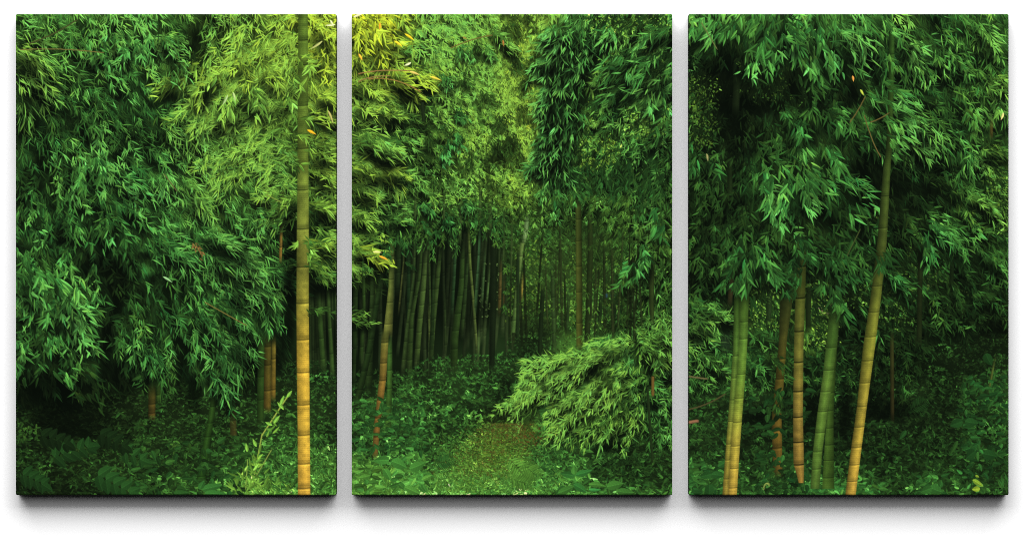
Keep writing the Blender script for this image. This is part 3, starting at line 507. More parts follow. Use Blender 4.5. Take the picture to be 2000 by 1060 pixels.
# grove culms (y, left, right)
gr = [
 ([(500,707,712),(600,708,714),(720,700,708)], (45,75,28), (35,55,22)),
 ([(520,724,733),(600,722,731),(770,712,726)], (38,58,26), (34,52,22)),
 ([(530,742,750),(680,716,728),(800,688,700)], (30,50,22), (30,48,20)),
 ([(540,690,700),(760,687,694)], (30,48,20), (26,42,18)),
 ([(480,790,793),(620,776,780)], (70,80,38), (60,65,32)),
 ([(470,795,802),(700,793,801)], (24,46,24), (22,38,20)),
 ([(430,812,816),(540,806,811),(640,792,800),(735,782,791)], (46,70,34), (44,62,28)),
 ([(420,826,830),(540,816,822),(620,800,808),(735,792,804)], (44,66,30), (45,66,28)),
 ([(480,830,836),(560,822,832),(640,814,824),(717,808,818)], (72,100,48), (60,84,36)),
 ([(480,836,840),(600,838,842),(700,842,848)], (50,72,34), (44,62,28)),
 ([(590,834,838),(680,838,843)], (80,98,46), (80,98,46)),
 ([(480,859,864),(530,852,860),(640,842,850),(710,836,845)], (56,80,36), (46,68,30)),
 ([(500,846,850),(700,838,846)], (30,48,22), (28,44,20)),
 ([(455,888,893),(540,884,890),(620,879,885)], (42,74,44), (34,60,32)),
 ([(470,902,908),(560,896,906),(660,880,895),(732,881,893)], (46,74,30), (36,56,22)),
 ([(480,913,918),(600,903,910),(660,898,904)], (40,62,30), (36,54,24)),
 ([(560,866,870),(700,868,873)], (40,58,28), (36,50,24)),
 ([(440,776,786),(580,770,780)], (30,46,22), (26,40,20)),
 ([(430,912,916),(520,916,921),(600,923,928),(700,930,935)], (84,108,46), (80,100,50)),
 ([(425,936,941),(500,933,938),(580,927,933),(620,925,931)], (56,96,62), (44,74,40)),
 ([(480,946,950),(600,938,943)], (58,92,50), (60,90,50)),
 ([(520,955,958),(600,948,952)], (90,130,70), (80,120,60)),
 ([(500,976,981),(620,972,978)], (84,76,38), (96,78,36)),
 ([(540,984,987),(612,982,985)], (76,64,32), (72,60,30)),
]
for P, a, b in gr:
    y0, y1 = P[0][0], P[-1][0]; s = G.uniform(26, 38)
    a = [c * .70 for c in a]; b = [c * .70 for c in b]
    culm(P, a, b, nodes=[y0 + s * (i + G.random() * .3) for i in range(int((y1 - y0) / s) + 1)], node_dark=False, dark=.5, lit=1.2, light_side=G.choice((.35, .7, .75)), fade=(50, 30))
culm([(455,761,771),(560,759,769),(660,748,766)], (62,84,36), (84,88,40), nodes=[500,545,590,632], fade=(30, 16), node_dark=False, dark=.55, light_side=.3)
culm([(655,757,766),(750,756,766),(845,752,763)], (50,84,32), (42,72,26), nodes=[690,722,758,790,820], fade=(30, 16), node_dark=False, dark=.6, light_side=.35)
culm([(640,746,760),(740,741,754),(833,730,742),(898,727,737)], ((640,76,88,36),(690,96,88,36),(760,106,80,34),(840,94,68,30),(898,74,60,28)), None, nodes=[668,708,742,780,815,852], fade=(30, 16), dark=.7, light_side=.6)
# centre right trunks
for i in range(26):
    x = G.uniform(985, 1250); y0 = G.uniform(430, 520); y1 = G.uniform(620, 690); w = G.uniform(2.5, 6); v = G.uniform(14, 46)
    stick([(x, y0, w * .8), (x + G.uniform(-14, 8), y1, w)], (v * .8, v, v * .5), .85, nodes=[G.uniform(y0, y1) for _ in range(4)])
culm([(415,1027,1034),(455,1022,1031),(480,1018,1025)], (100,132,92), (84,112,64), nodes=[432,450,468], fade=(30, 16), node_dark=False)
culm([(475,1016,1024),(560,1007,1014),(650,998,1006)], (70,92,46), (54,80,38), nodes=[500,530,565,600,625], node_dark=False)
stick([(1012,470,5),(1011,670,6)], (22,34,18)); stick([(1021,530,4),(1019,590,3)], (130,110,46))
stick([(1078,500,7),(1083,690,8)], (36,54,26), nodes=[540,580,620,650]); stick([(1112,560,6),(1107,650,5)], (30,46,22))
stick([(1062,540,8),(1057,620,8),(1052,742,7)], (16,24,12)); stick([(1178,450,5),(1163,512,4)], (18,28,12))
stick([(1152,400,8),(1153,500,10),(1146,680,10)], (28,38,16), c1=(22,30,14))
stick([(1175,560,8),(1170,640,6)], (18,28,14)); stick([(1201,575,6),(1200,625,6)], (14,20,12)); stick([(1274,495,9),(1272,590,9),(1275,640,6)], (32,42,18))
stick([(963,420,11),(964,560,12),(960,735,10)], (14,20,11)); stick([(935,640,4),(934,702,4)], (60,84,44))
culm([(380,1124,1135),(560,1125,1137),(685,1126,1138)], (46,58,22), (58,62,24), nodes=[428,470,520,570,630], fade=(30, 16), node_dark=False, dark=.45, lit=1.1, light_side=.3, tex=.05)
# right trunks behind
culm([(545,1528,1553),(600,1523,1546),(660,1522,1537),(811,1508,1526),(850,1508,1527),(932,1511,1528)], ((545,26,34,14),(640,44,46,18),(720,70,62,22),(850,92,72,26),(932,64,50,20)), None, nodes=[700,739,840,874], fade=(30, 16), dark=.55, lit=1.15, light_side=.7)
stick([(1580,540,9),(1578,660,10)], (18,26,12)); stick([(1505,560,10),(1500,640,9)], (26,40,20)); stick([(1798,470,9),(1795,680,10)], (20,26,12)); stick([(1742,640,7),(1743,830,7)], (44,46,20), c1=(28,22,12))
stick([(1945,690,4),(1930,770,4)], (64,76,32)); stick([(1860,490,8),(1858,570,8)], (14,22,10)); stick([(1430,520,10),(1425,600,9)], (60,52,30)); stick([(1417,500,4),(1420,560,5)], (40,44,24)); stick([(1416,640,18),(1417,690,18)], (22,32,26))
stick([(1930,450,9),(1932,470,9)], (12,16,8)); stick([(1652,560,4),(1650,600,4)], (26,34,16)); stick([(1937,225,6),(1936,275,6)], (80,58,26)); stick([(1440,140,12),(1436,230,14)], (14,20,10)); stick([(1425,300,9),(1426,390,9)], (20,30,14))
# left trunks
culm([(370,549,555),(450,547,552),(515,545,550)], (100,92,40), (110,80,34), nodes=[420,482], fade=(30, 16), dark=.7)
culm([(640,504,517),(830,502,515)], (30,52,18), (30,50,18), nodes=[690,735,780], fade=(30, 16), node_dark=False)
culm([(650,517,530),(720,516,529),(808,515,529)], (54,52,18), (80,64,24), nodes=[676,712,762], fade=(30, 16), dark=.5, light_side=.7)
culm([(650,531,539),(785,529,538)], (84,78,28), (92,72,26), nodes=[700,760], fade=(30, 16), dark=.6)
culm([(745,290,304),(822,290,303)], (40,44,16), (66,48,20), nodes=[788,806], fade=(30, 16), dark=.6)
culm([(740,306,313),(790,305,311)], (44,66,24), (36,56,20), nodes=[770], fade=(30, 16), dark=.6)
culm([(750,416,428),(800,409,421),(860,398,411),(947,382,400)], (34,58,20), (30,62,20), nodes=[793,825,852,880,905,929], fade=(30, 16), node_dark=False, dark=.5, light_side=.45)
culm([(780,447,461),(850,450,462)], (40,44,18), (60,48,22), nodes=[800,820], op=.7)
stick([(60,815,8),(66,876,9)], (8,10,7)); stick([(640,560,6),(650,740,8)], (40,62,26), nodes=[600,640,690])
stick([(622,570,9),(632,730,10)], (34,54,22), nodes=[600,660,700])

for x in range(1085, 1125, 13):
    for y in range(55, 340, 24): FRONT += ' %d,%d,%d,25,4.2,35,%d,.13,3' % (x + rng.uniform(-6, 6) - (y - 50) * .06 + rng.gauss(0, 5), y, 138 - (x - 1085) * 1.0, 142 - (x - 1085) * 1.1 - y * .08)
bl = []
for i in range(46):
    q = rng.random() ** .8
    bl.append((1250 - 205 * q + rng.gauss(0, 10), 676 + 100 * q * (.6 + .4 * q) + rng.gauss(0, 6), 186 - 26 * q, 0))
for i in range(40):
    q = rng.random()
    bl.append((1250 - 130 * q + rng.gauss(0, 14), 715 + 75 * q + rng.gauss(0, 12), 172 - 30 * rng.random(), 1))
for i in range(16): bl.append((rng.uniform(1150, 1260), rng.uniform(770, 815), rng.uniform(95, 150), 2))
for i in range(14): bl.append((rng.uniform(1235, 1305), rng.uniform(645, 700), rng.uniform(-10, 70), 2))
for i in range(22): bl.append((rng.uniform(1085, 1200), rng.uniform(692, 722), rng.uniform(168, 192), 0))
bl.sort(key=lambda q: -q[1] + rng.uniform(-10, 10))
for x, y, a, k in bl:
    plume(x, y, math.radians(a + rng.gauss(0, 6)), 20, 2.3, (166, 150, 118)[k] * math.exp(rng.gauss(0, .16)), .4, rng.randint(8, 13) + (4, 2, 0)[k], .56, .034, .9)
tiers = []
for y in range(40, 540, 17):
    for q in range(2 if y < 330 else 1):
        k = 1 - max(0, y - 330) / 420
        tiers.append((590 - rng.uniform(0, 40) - q * rng.uniform(40, 120), y + rng.uniform(-6, 6), rng.uniform(150, 200) if y > 110 else rng.uniform(100, 170), (150 + 20 * (y < 160)) * k * rng.uniform(.8, 1.1), .62 - .25 * y / 540, rng.randint(7, 12)))
    tiers.append((600 + rng.uniform(0, 30), y + rng.uniform(-6, 6), rng.uniform(0, 32) if y > 150 else rng.uniform(10, 80), (162 + 16 * (y < 160)) * (1 - y / 1500) * rng.uniform(.8, 1.1), .85 - .45 * y / 540, rng.randint(6, 10)))
    if y > 180: tiers.append((686 + rng.uniform(-20, 30), y + rng.uniform(-6, 6), rng.uniform(-12, 26), 132 * rng.uniform(.8, 1.1), .5, rng.randint(6, 12) if y < 360 else rng.randint(5, 7)))
    else: tiers.append((690 + rng.uniform(0, 60), y + rng.uniform(-6, 6), rng.uniform(0, 80), (170 - y * .12) * rng.uniform(.85, 1.1), 1.0 - y / 360, rng.randint(5, 9)))
for i in range(26): tiers.append((rng.uniform(380, 540), rng.uniform(110, 330), rng.uniform(90, 170), rng.uniform(105, 150), .5, rng.randint(6, 10)))
tiers = [q for q in tiers if not (530 < q[0] < 590 and q[1] > 420)]
deep = [(1012, 34, 95, 52, .5, 9), (1030, 40, 80, 48, .5, 8), (990, 44, 100, 60, .5, 7), (1045, 128, 140, 46, .5, 9), (1035, 155, 130, 44, .5, 8), (1052, 110, 150, 50, .5, 8), (992, 84, 75, 44, .4, 9), (1000, 110, 80, 48, .4, 8), (985, 226, 80, 42, .4, 9), (970, 270, 60, 44, .4, 8), (1000, 262, 100, 44, .4, 9), (1020, 210, 95, 60, .55, 8), (930, 90, 80, 50, .35, 7), (905, 150, 50, 60, .35, 8), (880, 250, 70, 56, .35, 8), (840, 250, 70, 48, .35, 8), (950, 180, 70, 60, .4, 8), (915, 300, 80, 54, .4, 8), (1015, 300, 95, 58, .5, 7), (860, 340, 80, 54, .35, 7), (960, 345, 80, 56, .45, 7)]
for x, y, a, V, h, n in deep:
    for q in range(3): plume(x + rng.gauss(0, 7), y + rng.gauss(0, 6), math.radians(a + rng.gauss(0, 14)), 13, 2.0, V * 1.1, h, n, .62, .04, .8)
for i in range(30): plume(rng.uniform(1040, 1082), rng.uniform(40, 360), math.radians(rng.uniform(95, 150)), 14, 2.2, rng.uniform(95, 150), rng.uniform(.3, .6), rng.randint(4, 8), .85, .03, .8)
for x, y, a, V, n in ((1085, 320, 105, 92, 11), (1100, 330, 92, 84, 12), (1118, 320, 86, 72, 11), (1076, 345, 108, 98, 9), (1092, 370, 100, 86, 9), (1140, 320, 80, 56, 9), (1165, 330, 95, 52, 9), (1195, 330, 85, 50, 8), (1230, 320, 100, 48, 9), (1265, 330, 95, 46, 9), (1250, 370, 100, 52, 9), (1215, 365, 105, 54, 7), (1292, 340, 100, 50, 10)):
    for q in range(2): plume(x + rng.gauss(0, 6), y + rng.gauss(0, 6), math.radians(a), 20, 3, V, .14, n, .7, .03, .8)
for x, y0, y1, w in ((790, 380, 470, 5), (812, 360, 450, 5), (845, 390, 470, 5), (868, 370, 480, 5), (900, 380, 480, 6), (939, 340, 440, 5), (958, 380, 470, 8), (985, 400, 520, 4), (1000, 420, 540, 4)): stick([(x, y0, w * .8), (x - 2, y1, w)], (44, 62, 30), .8, nodes=[y0 + 40, y0 + 70])
for i in range(46): plume(rng.uniform(700, 990), rng.uniform(405, 470), math.radians(rng.uniform(60, 125)), 13, 2.1, rng.uniform(42, 78), rng.uniform(.15, .4), rng.randint(4, 12), .8, .03, .8)
tiers.sort(key=lambda q: -q[1] + rng.uniform(-14, 14))
for x, y, a, V, h, n in tiers:
    plume(x, y, math.radians(a), 24, 2.4, V * 1.2, h * 1.0, n, .86, .025, .75)
fr = [q for q in each(FRONT) if not (1010 < q[0] < 1250 and 680 < q[1] < 830)]; fr.sort(key=lambda q: -q[1] + rng.uniform(-15, 15))
for x, y, a, l, w, sp, V, h, n in fr:
    if w < 5.2 or rng.random() < .35:
        for q in range(3): plume(x + rng.gauss(0, l * .3), y + rng.gauss(0, l * .25), math.radians(a + rng.gauss(0, sp * .3)), l * .9, max(1.5, w * .62), V * 1.12 * math.exp(rng.gauss(0, .14)), h, int(n) + 3, .58, .05, .5 + math.radians(sp) * .6)
        continue
    bough(x, y, math.radians(a), l * 1.02, w * (.66 if w < 6 else .74), math.radians(sp) * 1.1, V * 1.08, h, int(n), .95, .62)
KEEP_ON = True
# path: short grass with brown litter
for i in range(5200):
    y = rng.uniform(826, 962); f = (y - 826) / 136; cx = 990 - 70 * f; hw = 40 + 120 * f
    x = rng.gauss(cx, hw * .55)
    if not 690 < x < 1110 or (x > 1000 + 60 * f and y < 850): continue
    e = abs(x - cx) / hw; V = 78 + 34 * f + 8 * e; h = .64 - .26 * min(1, e) - .20 * f
    leaf(x, y, rng.choice((rng.uniform(-2.6, -.5), rng.uniform(-.3, .3))), rng.uniform(4, 8) * (.7 + .6 * f), 1.5, V * math.exp(rng.gauss(0, .28)), h + rng.gauss(0, .1))
for i in range(900):
    y = 828 + 110 * rng.random() ** 1.4; f = (y - 826) / 136; x = rng.gauss(992 - 70 * f, 26 + 62 * f)
    if (x > 1060 or x < 840): continue
    put(leaf_stamp(rng.uniform(2, 6), rng.uniform(1.2, 2.2), rng.gauss(0, .7), 0, 1), x, y, np.array((88, 74, 34), np.float32) / 255 * rng.uniform(.5, 1.1), .6)
for i in range(120): put(leaf_stamp(rng.uniform(3, 6), 1.8, rng.gauss(0, .8), 0, 1), rng.gauss(1030, 20), rng.gauss(853, 9), np.array((98, 72, 32), np.float32) / 255 * rng.uniform(.5, 1.1), .65)
# bright grasses and low leaves along the lower edge
def tuft(x0, x1, y0, y1, n, V, h, L, kind=0):
    q = sorted((rng.uniform(y0, y1), rng.uniform(x0, x1)) for _ in range(n))
    for y, x in q:
        a = rng.uniform(-2.9, -.25) if kind == 0 else rng.uniform(-.5, 3.6)
        leaf(x, y, a, L * rng.uniform(.5, 1.2), L * (.16 if kind == 0 else .45) * rng.uniform(.8, 1.2), V * math.exp(rng.gauss(0, .25)), h + rng.gauss(0, .06), rng.choice((-.4, 0, .4)), 0 if kind == 0 else 1)
tuft(450, 582, 938, 972, 150, 115, .42, 18); tuft(606, 657, 880, 970, 190, 92, .3, 15); tuft(540, 582, 870, 960, 110, 82, .22, 15); tuft(687, 800, 915, 970, 330, 112, .33, 16); tuft(800, 960, 930, 970, 300, 108, .32, 11); tuft(960, 1110, 925, 970, 260, 105, .32, 11)
tuft(1040, 1090, 880, 930, 120, 78, .12, 10); tuft(687, 740, 895, 960, 60, 100, .3, 20, 1); tuft(770, 830, 880, 950, 70, 105, .2, 20, 1); tuft(1345, 1412, 900, 966, 60, 66, .1, 22, 1); tuft(1575, 1650, 940, 972, 90, 82, .12, 15, 1); tuft(1672, 1720, 945, 970, 40, 80, .12, 16, 1); tuft(1790, 1840, 925, 965, 40, 70, .1, 18, 1); tuft(1480, 1580, 880, 968, 110, 48, .1, 18, 1); tuft(1460, 1575, 760, 850, 60, 40, .08, 20, 1); tuft(1880, 1970, 730, 930, 150, 52, .04, 17, 1)
tuft(31, 75, 825, 860, 50, 62, .3, 9, 1); tuft(250, 480, 860, 960, 120, 52, .15, 20, 1); tuft(700, 830, 780, 880, 160, 66, .1, 15, 1); tuft(330, 345, 860, 870, 8, 75, .3, 9, 1); tuft(1955, 1970, 935, 965, 12, 85, .15, 24)
for x, y, a, l, V in ((998, 898, .85, 62, 128), (1022, 906, .7, 46, 110), (1000, 935, .3, 44, 105), (850, 905, -.2, 40, 75), (1780, 800, -.5, 40, 42)): fern(x, y, a, l, V, .38 if V > 90 else .12)
pinnate(100, 895, -.35, 84, 48, .08, 5, 30, 17); pinnate(40, 925, .35, 50, 46, .08, 4, 28, 16); pinnate(185, 925, .45, 84, 58, .08, 5, 32, 20); pinnate(235, 880, .3, 50, 58, .1, 3, 26, 13); pinnate(75, 850, .2, 60, 26, .1, 4, 28, 16); pinnate(190, 845, .4, 60, 28, .1, 4, 28, 15)
for x, y, a, l, w, V, h in ((1124, 928, 3.3, 30, 13, 84, .05), (1124, 926, -.15, 34, 12, 96, .0), (1122, 926, -1.7, 18, 12, 110, .2), (1120, 945, .4, 30, 14, 92, .02), (1105, 950, 2.6, 26, 13, 84, .12), (1150, 955, .15, 24, 7, 120, -.1), (1185, 950, -.2, 34, 18, 100, .2), (1205, 958, .2, 34, 16, 92, .18), (1150, 945, 0, 34, 10, 105, .25), (1090, 962, -.3, 34, 14, 96, .2), (760, 898, 3.2, 30, 17, 105, .15), (765, 900, .3, 32, 20, 110, .15), (750, 915, .9, 26, 15, 110, .18), (800, 915, -.3, 34, 18, 108, .18), (790, 950, .4, 34, 14, 118, .25), (395, 955, -.2, 40, 16, 92, .08), (400, 962, .1, 44, 14, 96, .08), (340, 962, .1, 30, 12, 70, .1), (390, 955, -1.2, 20, 12, 85, .08), (1390, 925, 2.9, 24, 15, 66, .03), (1390, 925, .2, 26, 15, 70, .03), (1385, 945, 1.5, 28, 18, 60, .03), (1880, 822, 2.8, 26, 18, 56, .03), (1885, 822, .3, 26, 18, 60, .03), (1920, 885, .2, 28, 20, 56, .02), (1905, 880, 2.6, 24, 18, 52, .02), (1925, 690, 1.2, 26, 18, 48, .02), (1815, 950, .5, 28, 20, 86, .1), (1820, 952, 2.8, 24, 16, 80, .1), (1870, 860, 1.9, 30, 8, 62, .2), (1770, 840, 2.2, 22, 9, 58, .05)): broadleaf(x, y, a, l, w, V, h)
broadleaf(1900, 936, .55, 24, 9, 140, .75); broadleaf(1914, 953, 3.0, 17, 11, 150, .85); broadleaf(1905, 928, .3, 7, 5, 130, .8)
# the pale young shoot
twig(493, 950, 512, 850, 2.2, (120, 140, 60)); twig(512, 850, 562, 775, 1.8, (130, 150, 62)); twig(480, 955, 484, 900, 1.6, (110, 140, 60)); twig(500, 930, 530, 880, 1.4, (110, 130, 60))
for i in range(40):
    t = rng.random(); x = 490 + 26 * t if t < .5 else 503 + 60 * (t - .5) * 2; y = 950 - 105 * t * 1.0 if t < .5 else 897 - 115 * (t - .5) * 2
    leaf(x + rng.gauss(0, 4), y, rng.uniform(-2.6, -.3), rng.uniform(11, 22), 4.5, 135 * math.exp(rng.gauss(0, .2)), .5 + rng.gauss(0, .08), rng.choice((-.4, .4)))
for x, y, a, l in ((553, 798, -2.3, 18), (548, 790, -1.2, 20), (532, 830, -2.7, 16), (535, 826, -.9, 20), (501, 872, -2.0, 18), (483, 882, -1.7, 18), (560, 776, -.9, 18)): leaf(x, y, a, l, 7, 165, .45)
for i in range(26): leaf(rng.uniform(455, 520), rng.uniform(925, 968), rng.uniform(-2.8, -.4), rng.uniform(16, 28), 4, 140 * math.exp(rng.gauss(0, .2)), .5)
# the main culms in front of the mass
L1c = ((28,74,100,34),(200,78,104,36),(300,86,108,38),(371,94,112,42),(447,104,116,44),(520,110,114,44),(592,124,120,44),(663,156,134,46),(727,172,142,48),(850,178,146,50),(966,188,148,54))
culm([(28,583,601),(207,581.5,601.5),(371,581,602.5),(447,580,603),(592,579,603),(727,580,604),(850,581.5,605),(966,582,606)], L1c, None, nodes=[79,127,206,290,371,447,521,592,663,727,790,849,905,953], dark=.66, lit=1.1, light_side=.72, tex=.09, band=.07)
R1c = ((540,30,48,16),(600,50,76,26),(660,70,104,38),(740,86,120,42),(800,114,130,46),(860,142,134,50),(966,166,138,54))
R1l = ((540,20,36,12),(600,40,64,22),(660,60,92,34),(780,82,104,40),(860,112,110,42),(966,124,108,42))
culm([(530,1435,1447),(680,1432,1445),(780,1425,1438),(870,1418,1430),(966,1411,1425)], R1l, None, nodes=[694,737,780,822,866,897,934], fade=(50, 0), node_dark=False, dark=.6, light_side=.5, band=.06)
culm([(530,1446,1464),(660,1444,1460),(730,1440,1456),(777,1435,1452),(870,1428,1445),(966,1423,1439)], R1c, None, nodes=[628,661,730,777,824,870,914,952], fade=(50, 0), node_dark=False, dark=.68, lit=1.15, light_side=.6, band=.06)
R3c = ((455,34,44,16),(560,54,62,22),(620,72,78,30),(700,96,94,38),(800,114,98,42),(939,128,100,44))
culm([(455,1558,1576),(561,1554,1573),(676,1551,1569),(811,1549,1568),(905,1550,1570),(925,1556,1570),(943,1560,1569)], R3c, None, nd=.8, nodes=[520,582,647,707,764,814,863,907], fade=(50, 0), dark=.6, lit=1.12, light_side=.62, band=.04)
culm([(600,1628,1640),(727,1620,1632),(800,1616,1628),(850,1612,1628),(954,1606,1629)], (38,58,20), (50,76,26), nodes=[722,766,801,835,868,898,932], fade=(50, 0), node_dark=False, dark=.6, light_side=.3, band=.04)
culm([(580,1622,1643),(660,1615,1636),(727,1608,1628),(811,1596,1615),(881,1588,1606),(954,1583,1600)], ((580,30,48,18),(660,48,76,28),(760,74,104,40),(860,74,106,40),(954,64,92,36)), None, nodes=[678,722,764,803,844,881,915], fade=(50, 0), node_dark=False, dark=.62, lit=1.12, light_side=.55, band=.04)
R5c = ((70,40,72,26),(150,36,62,22),(330,46,62,24),(469,54,66,26),(540,68,78,28),(620,90,96,34),(676,108,112,38),(760,130,122,44),(880,154,132,48),(966,162,132,52))
culm([(66,1737,1747),(160,1735,1746),(290,1731,1742),(330,1725,1739),(469,1714,1732),(577,1701,1721),(676,1686,1709),(800,1673,1692),(871,1663,1683),(966,1651,1671)], R5c, None, nodes=[106,383,445,500,558,609,657,704,747,793,833,873,907,939], dark=.42, lit=1.14, light_side=.72, node_dark=False, band=.05)

# leaves crossing the culms, plants at their feet, and other small things the picture shows
OVER = """590,118,20,28,5,60,150,.6,3 575,150,60,30,5,50,140,.5,3 590,165,110,28,5,40,150,.6,2 600,125,80,26,5,60,140,.6,2 596,232,10,26,4,40,120,.55,2 585,265,10,28,4,40,115,.5,2 596,300,20,26,4,40,125,.6,2 580,320,10,22,4,40,110,.5,2 590,475,160,26,5,60,130,.5,2 598,500,60,26,5,50,125,.5,2 605,605,8,22,3.5,30,75,.35,3 640,612,5,20,3.5,30,60,.35,2 1728,165,20,34,5,30,90,.15,4 1735,200,30,36,5,28,110,.2,4 1725,225,40,34,5,30,110,.2,4 1735,250,30,36,5,28,120,.2,4 1740,275,60,30,5,30,110,.2,3 1735,120,45,30,5,30,100,.2,3 1735,50,60,32,5,35,115,.2,3 1700,480,30,34,5,30,50,.05,4 1705,500,50,32,5,30,55,.05,3 1440,520,95,36,7,40,65,.08,4 1455,535,80,36,7,35,68,.1,3 1430,530,120,34,7,40,60,.08,3 1445,560,80,30,7,40,66,.1,2 1560,470,80,28,6,50,55,.08,4 1575,480,60,28,6,40,55,.08,4 1555,500,100,28,6,45,50,.08,4 1560,530,90,26,6,45,45,.08,3 1630,575,80,34,9,35,72,.1,3 1640,590,60,32,8,30,66,.1,2 1610,560,110,28,7,40,60,.1,2 1520,700,60,26,5,50,60,.25,4 1515,760,80,26,5,40,55,.2,4 1525,790,70,26,5,40,60,.25,2 1540,545,90,26,6,50,45,.08,4
790,470,70,18,4,50,70,.1,3 850,455,80,16,4,50,75,.1,3 880,440,80,16,4,50,75,.15,3 920,430,70,16,4,50,80,.15,3 830,440,60,16,4,50,85,.05,3 950,440,90,14,4,60,70,.3,3 980,470,90,12,3,70,75,.35,3 990,520,90,12,3,70,65,.35,3 990,560,90,12,3,70,62,.3,3 985,600,90,12,3,70,55,.25,3 760,460,60,20,4,50,60,.2,3 750,490,60,18,4,50,45,.1,3 710,520,40,22,4,45,75,.3,3 805,520,60,12,3,50,40,.1,2 795,515,30,12,3,50,40,.1,2 640,540,30,20,4,40,70,.4,3 620,545,10,20,4,40,75,.4,3 610,520,20,24,4,40,90,.5,3 545,395,150,20,4,40,90,.4,3 548,440,170,18,4,40,65,.3,2"""
for x, y, a, l, w, sp, V, h, n in each(OVER): bough(x, y, math.radians(a), l * .95, w * .7, math.radians(sp), V * 1.1, h, int(n), .7, .8)
def p_mid(x, y): return 990 < x < 1240 and 390 < y < 690 and rng.random() < .8
for i in range(170):
    x, y = rng.uniform(985, 1235), 385 + 290 * rng.random() ** 1.8
    if abs(x - 1131) < 12 and rng.random() < .9: continue
    V, h = tone(x, y); l, w, a, sp = habit(x, y)
    hand(x, y, a, sp, l * rng.uniform(.8, 1.3), max(1.3, w), V * rng.uniform(.7, 1.5), h + .08, 4)
# dead leaves, yellowed leaves, bare twigs
for i in range(34):
    q = rng.random(); put(leaf_stamp(rng.uniform(5, 10), 2.0, rng.gauss(.9, .6), 0, 0), 370 + 26 * q + rng.gauss(0, 3), 472 + 24 * q + rng.gauss(0, 4), np.array((136, 104, 58), np.float32) / 255 * rng.uniform(.45, 1.1))
put(leaf_stamp(20, 5, .35, .2, 0), 600, 254, np.array((225, 160, 30), np.float32) / 255); put(leaf_stamp(14, 4, 1.4, 0, 0), 982, 78, np.array((150, 104, 50), np.float32) / 255); put(leaf_stamp(12, 3, .5, 0, 0), 903, 72, np.array((140, 110, 50), np.float32) / 255)
for x, y, a, l, c in ((740, 500, .3, 20, (214, 150, 40)), (728, 492, -.1, 18, (196, 206, 130)), (790, 66, .5, 24, (210, 180, 30)), (742, 45, 1.5, 14, (220, 150, 40)), (770, 80, .5, 20, (216, 190, 40)), (800, 140, .2, 22, (190, 170, 90)), (840, 150, .2, 24, (196, 180, 60)), (700, 105, .9, 16, (214, 160, 50)), (1665, 148, 1.3, 12, (190, 130, 60)), (1680, 175, .9, 14, (150, 170, 60)), (655, 48, 2.9, 20, (190, 210, 160)), (645, 40, 1.0, 14, (190, 210, 160)), (690, 34, -.4, 18, (200, 200, 160)), (803, 122, 2.6, 16, (200, 215, 170)), (445, 185, 1.9, 24, (140, 170, 120)), (455, 180, 1.2, 20, (150, 180, 120)), (640, 215, 1.1, 30, (150, 150, 90)), (630, 80, 2.4, 30, (150, 160, 100)), (318, 540, .45, 22, (120, 170, 120)), (1960, 220, 1.8, 16, (190, 190, 120)), (1380, 300, 1.3, 16, (120, 120, 80))): put(leaf_stamp(l, 4.4, a, .2, 0), x, y, np.array(c, np.float32) / 255)
for x0, y0, x1, y1, w, c, sg in ((40, 98, 200, 104, 1.6, (90, 84, 44), -4), (150, 40, 60, 85, 1.8, (52, 56, 30), 4), (320, 340, 345, 372, 1.3, (80, 70, 46), 0), (1660, 240, 1690, 190, 1.0, (84, 72, 38), 3), (1688, 225, 1720, 305, 1.0, (86, 74, 40), 8), (1700, 240, 1735, 222, 1.0, (86, 74, 40), 2), (700, 145, 800, 140, 1.6, (130, 100, 60), -4), (720, 155, 820, 180, 1.4, (120, 96, 50), -10), (700, 160, 760, 150, 1.4, (120, 100, 60), -4), (400, 590, 480, 635, 1.3, (96, 86, 44), 0), (520, 380, 548, 395, 1.4, (100, 120, 50), 0), (880, 95, 960, 70, 1.2, (90, 80, 40), -3), (1265, 755, 1275, 900, 4, (22, 34, 16), 4), (1275, 735, 1276, 770, 5, (80, 60, 28), 0), (825, 200, 828, 235, 6, (18, 26, 14), 0), (1370, 45, 1400, 95, 1.2, (80, 90, 50), 0), (1345, 800, 1415, 770, 2, (60, 56, 34), 4), (1345, 735, 1380, 740, 3, (80, 76, 50), 0), (1345, 825, 1362, 822, 5, (110, 76, 60), 0), (1655, 500, 1680, 450, 1.2, (50, 60, 30), 0), (1690, 570, 1720, 520, 1.2, (40, 60, 24), 0), (1490, 955, 1502, 950, 2, (120, 140, 70), -8)):
    twig(x0, y0, x1, y1, w, c, sg)
lum = (img * np.array((.25, .65, .10), np.float32)).sum(-1, keepdims=True)
img[...] = np.clip(lum + (img - lum) * .96, 0, 1) * np.array((1.12, 1.06, .96), np.float32) + np.array((8, 13, 8), np.float32) / 255

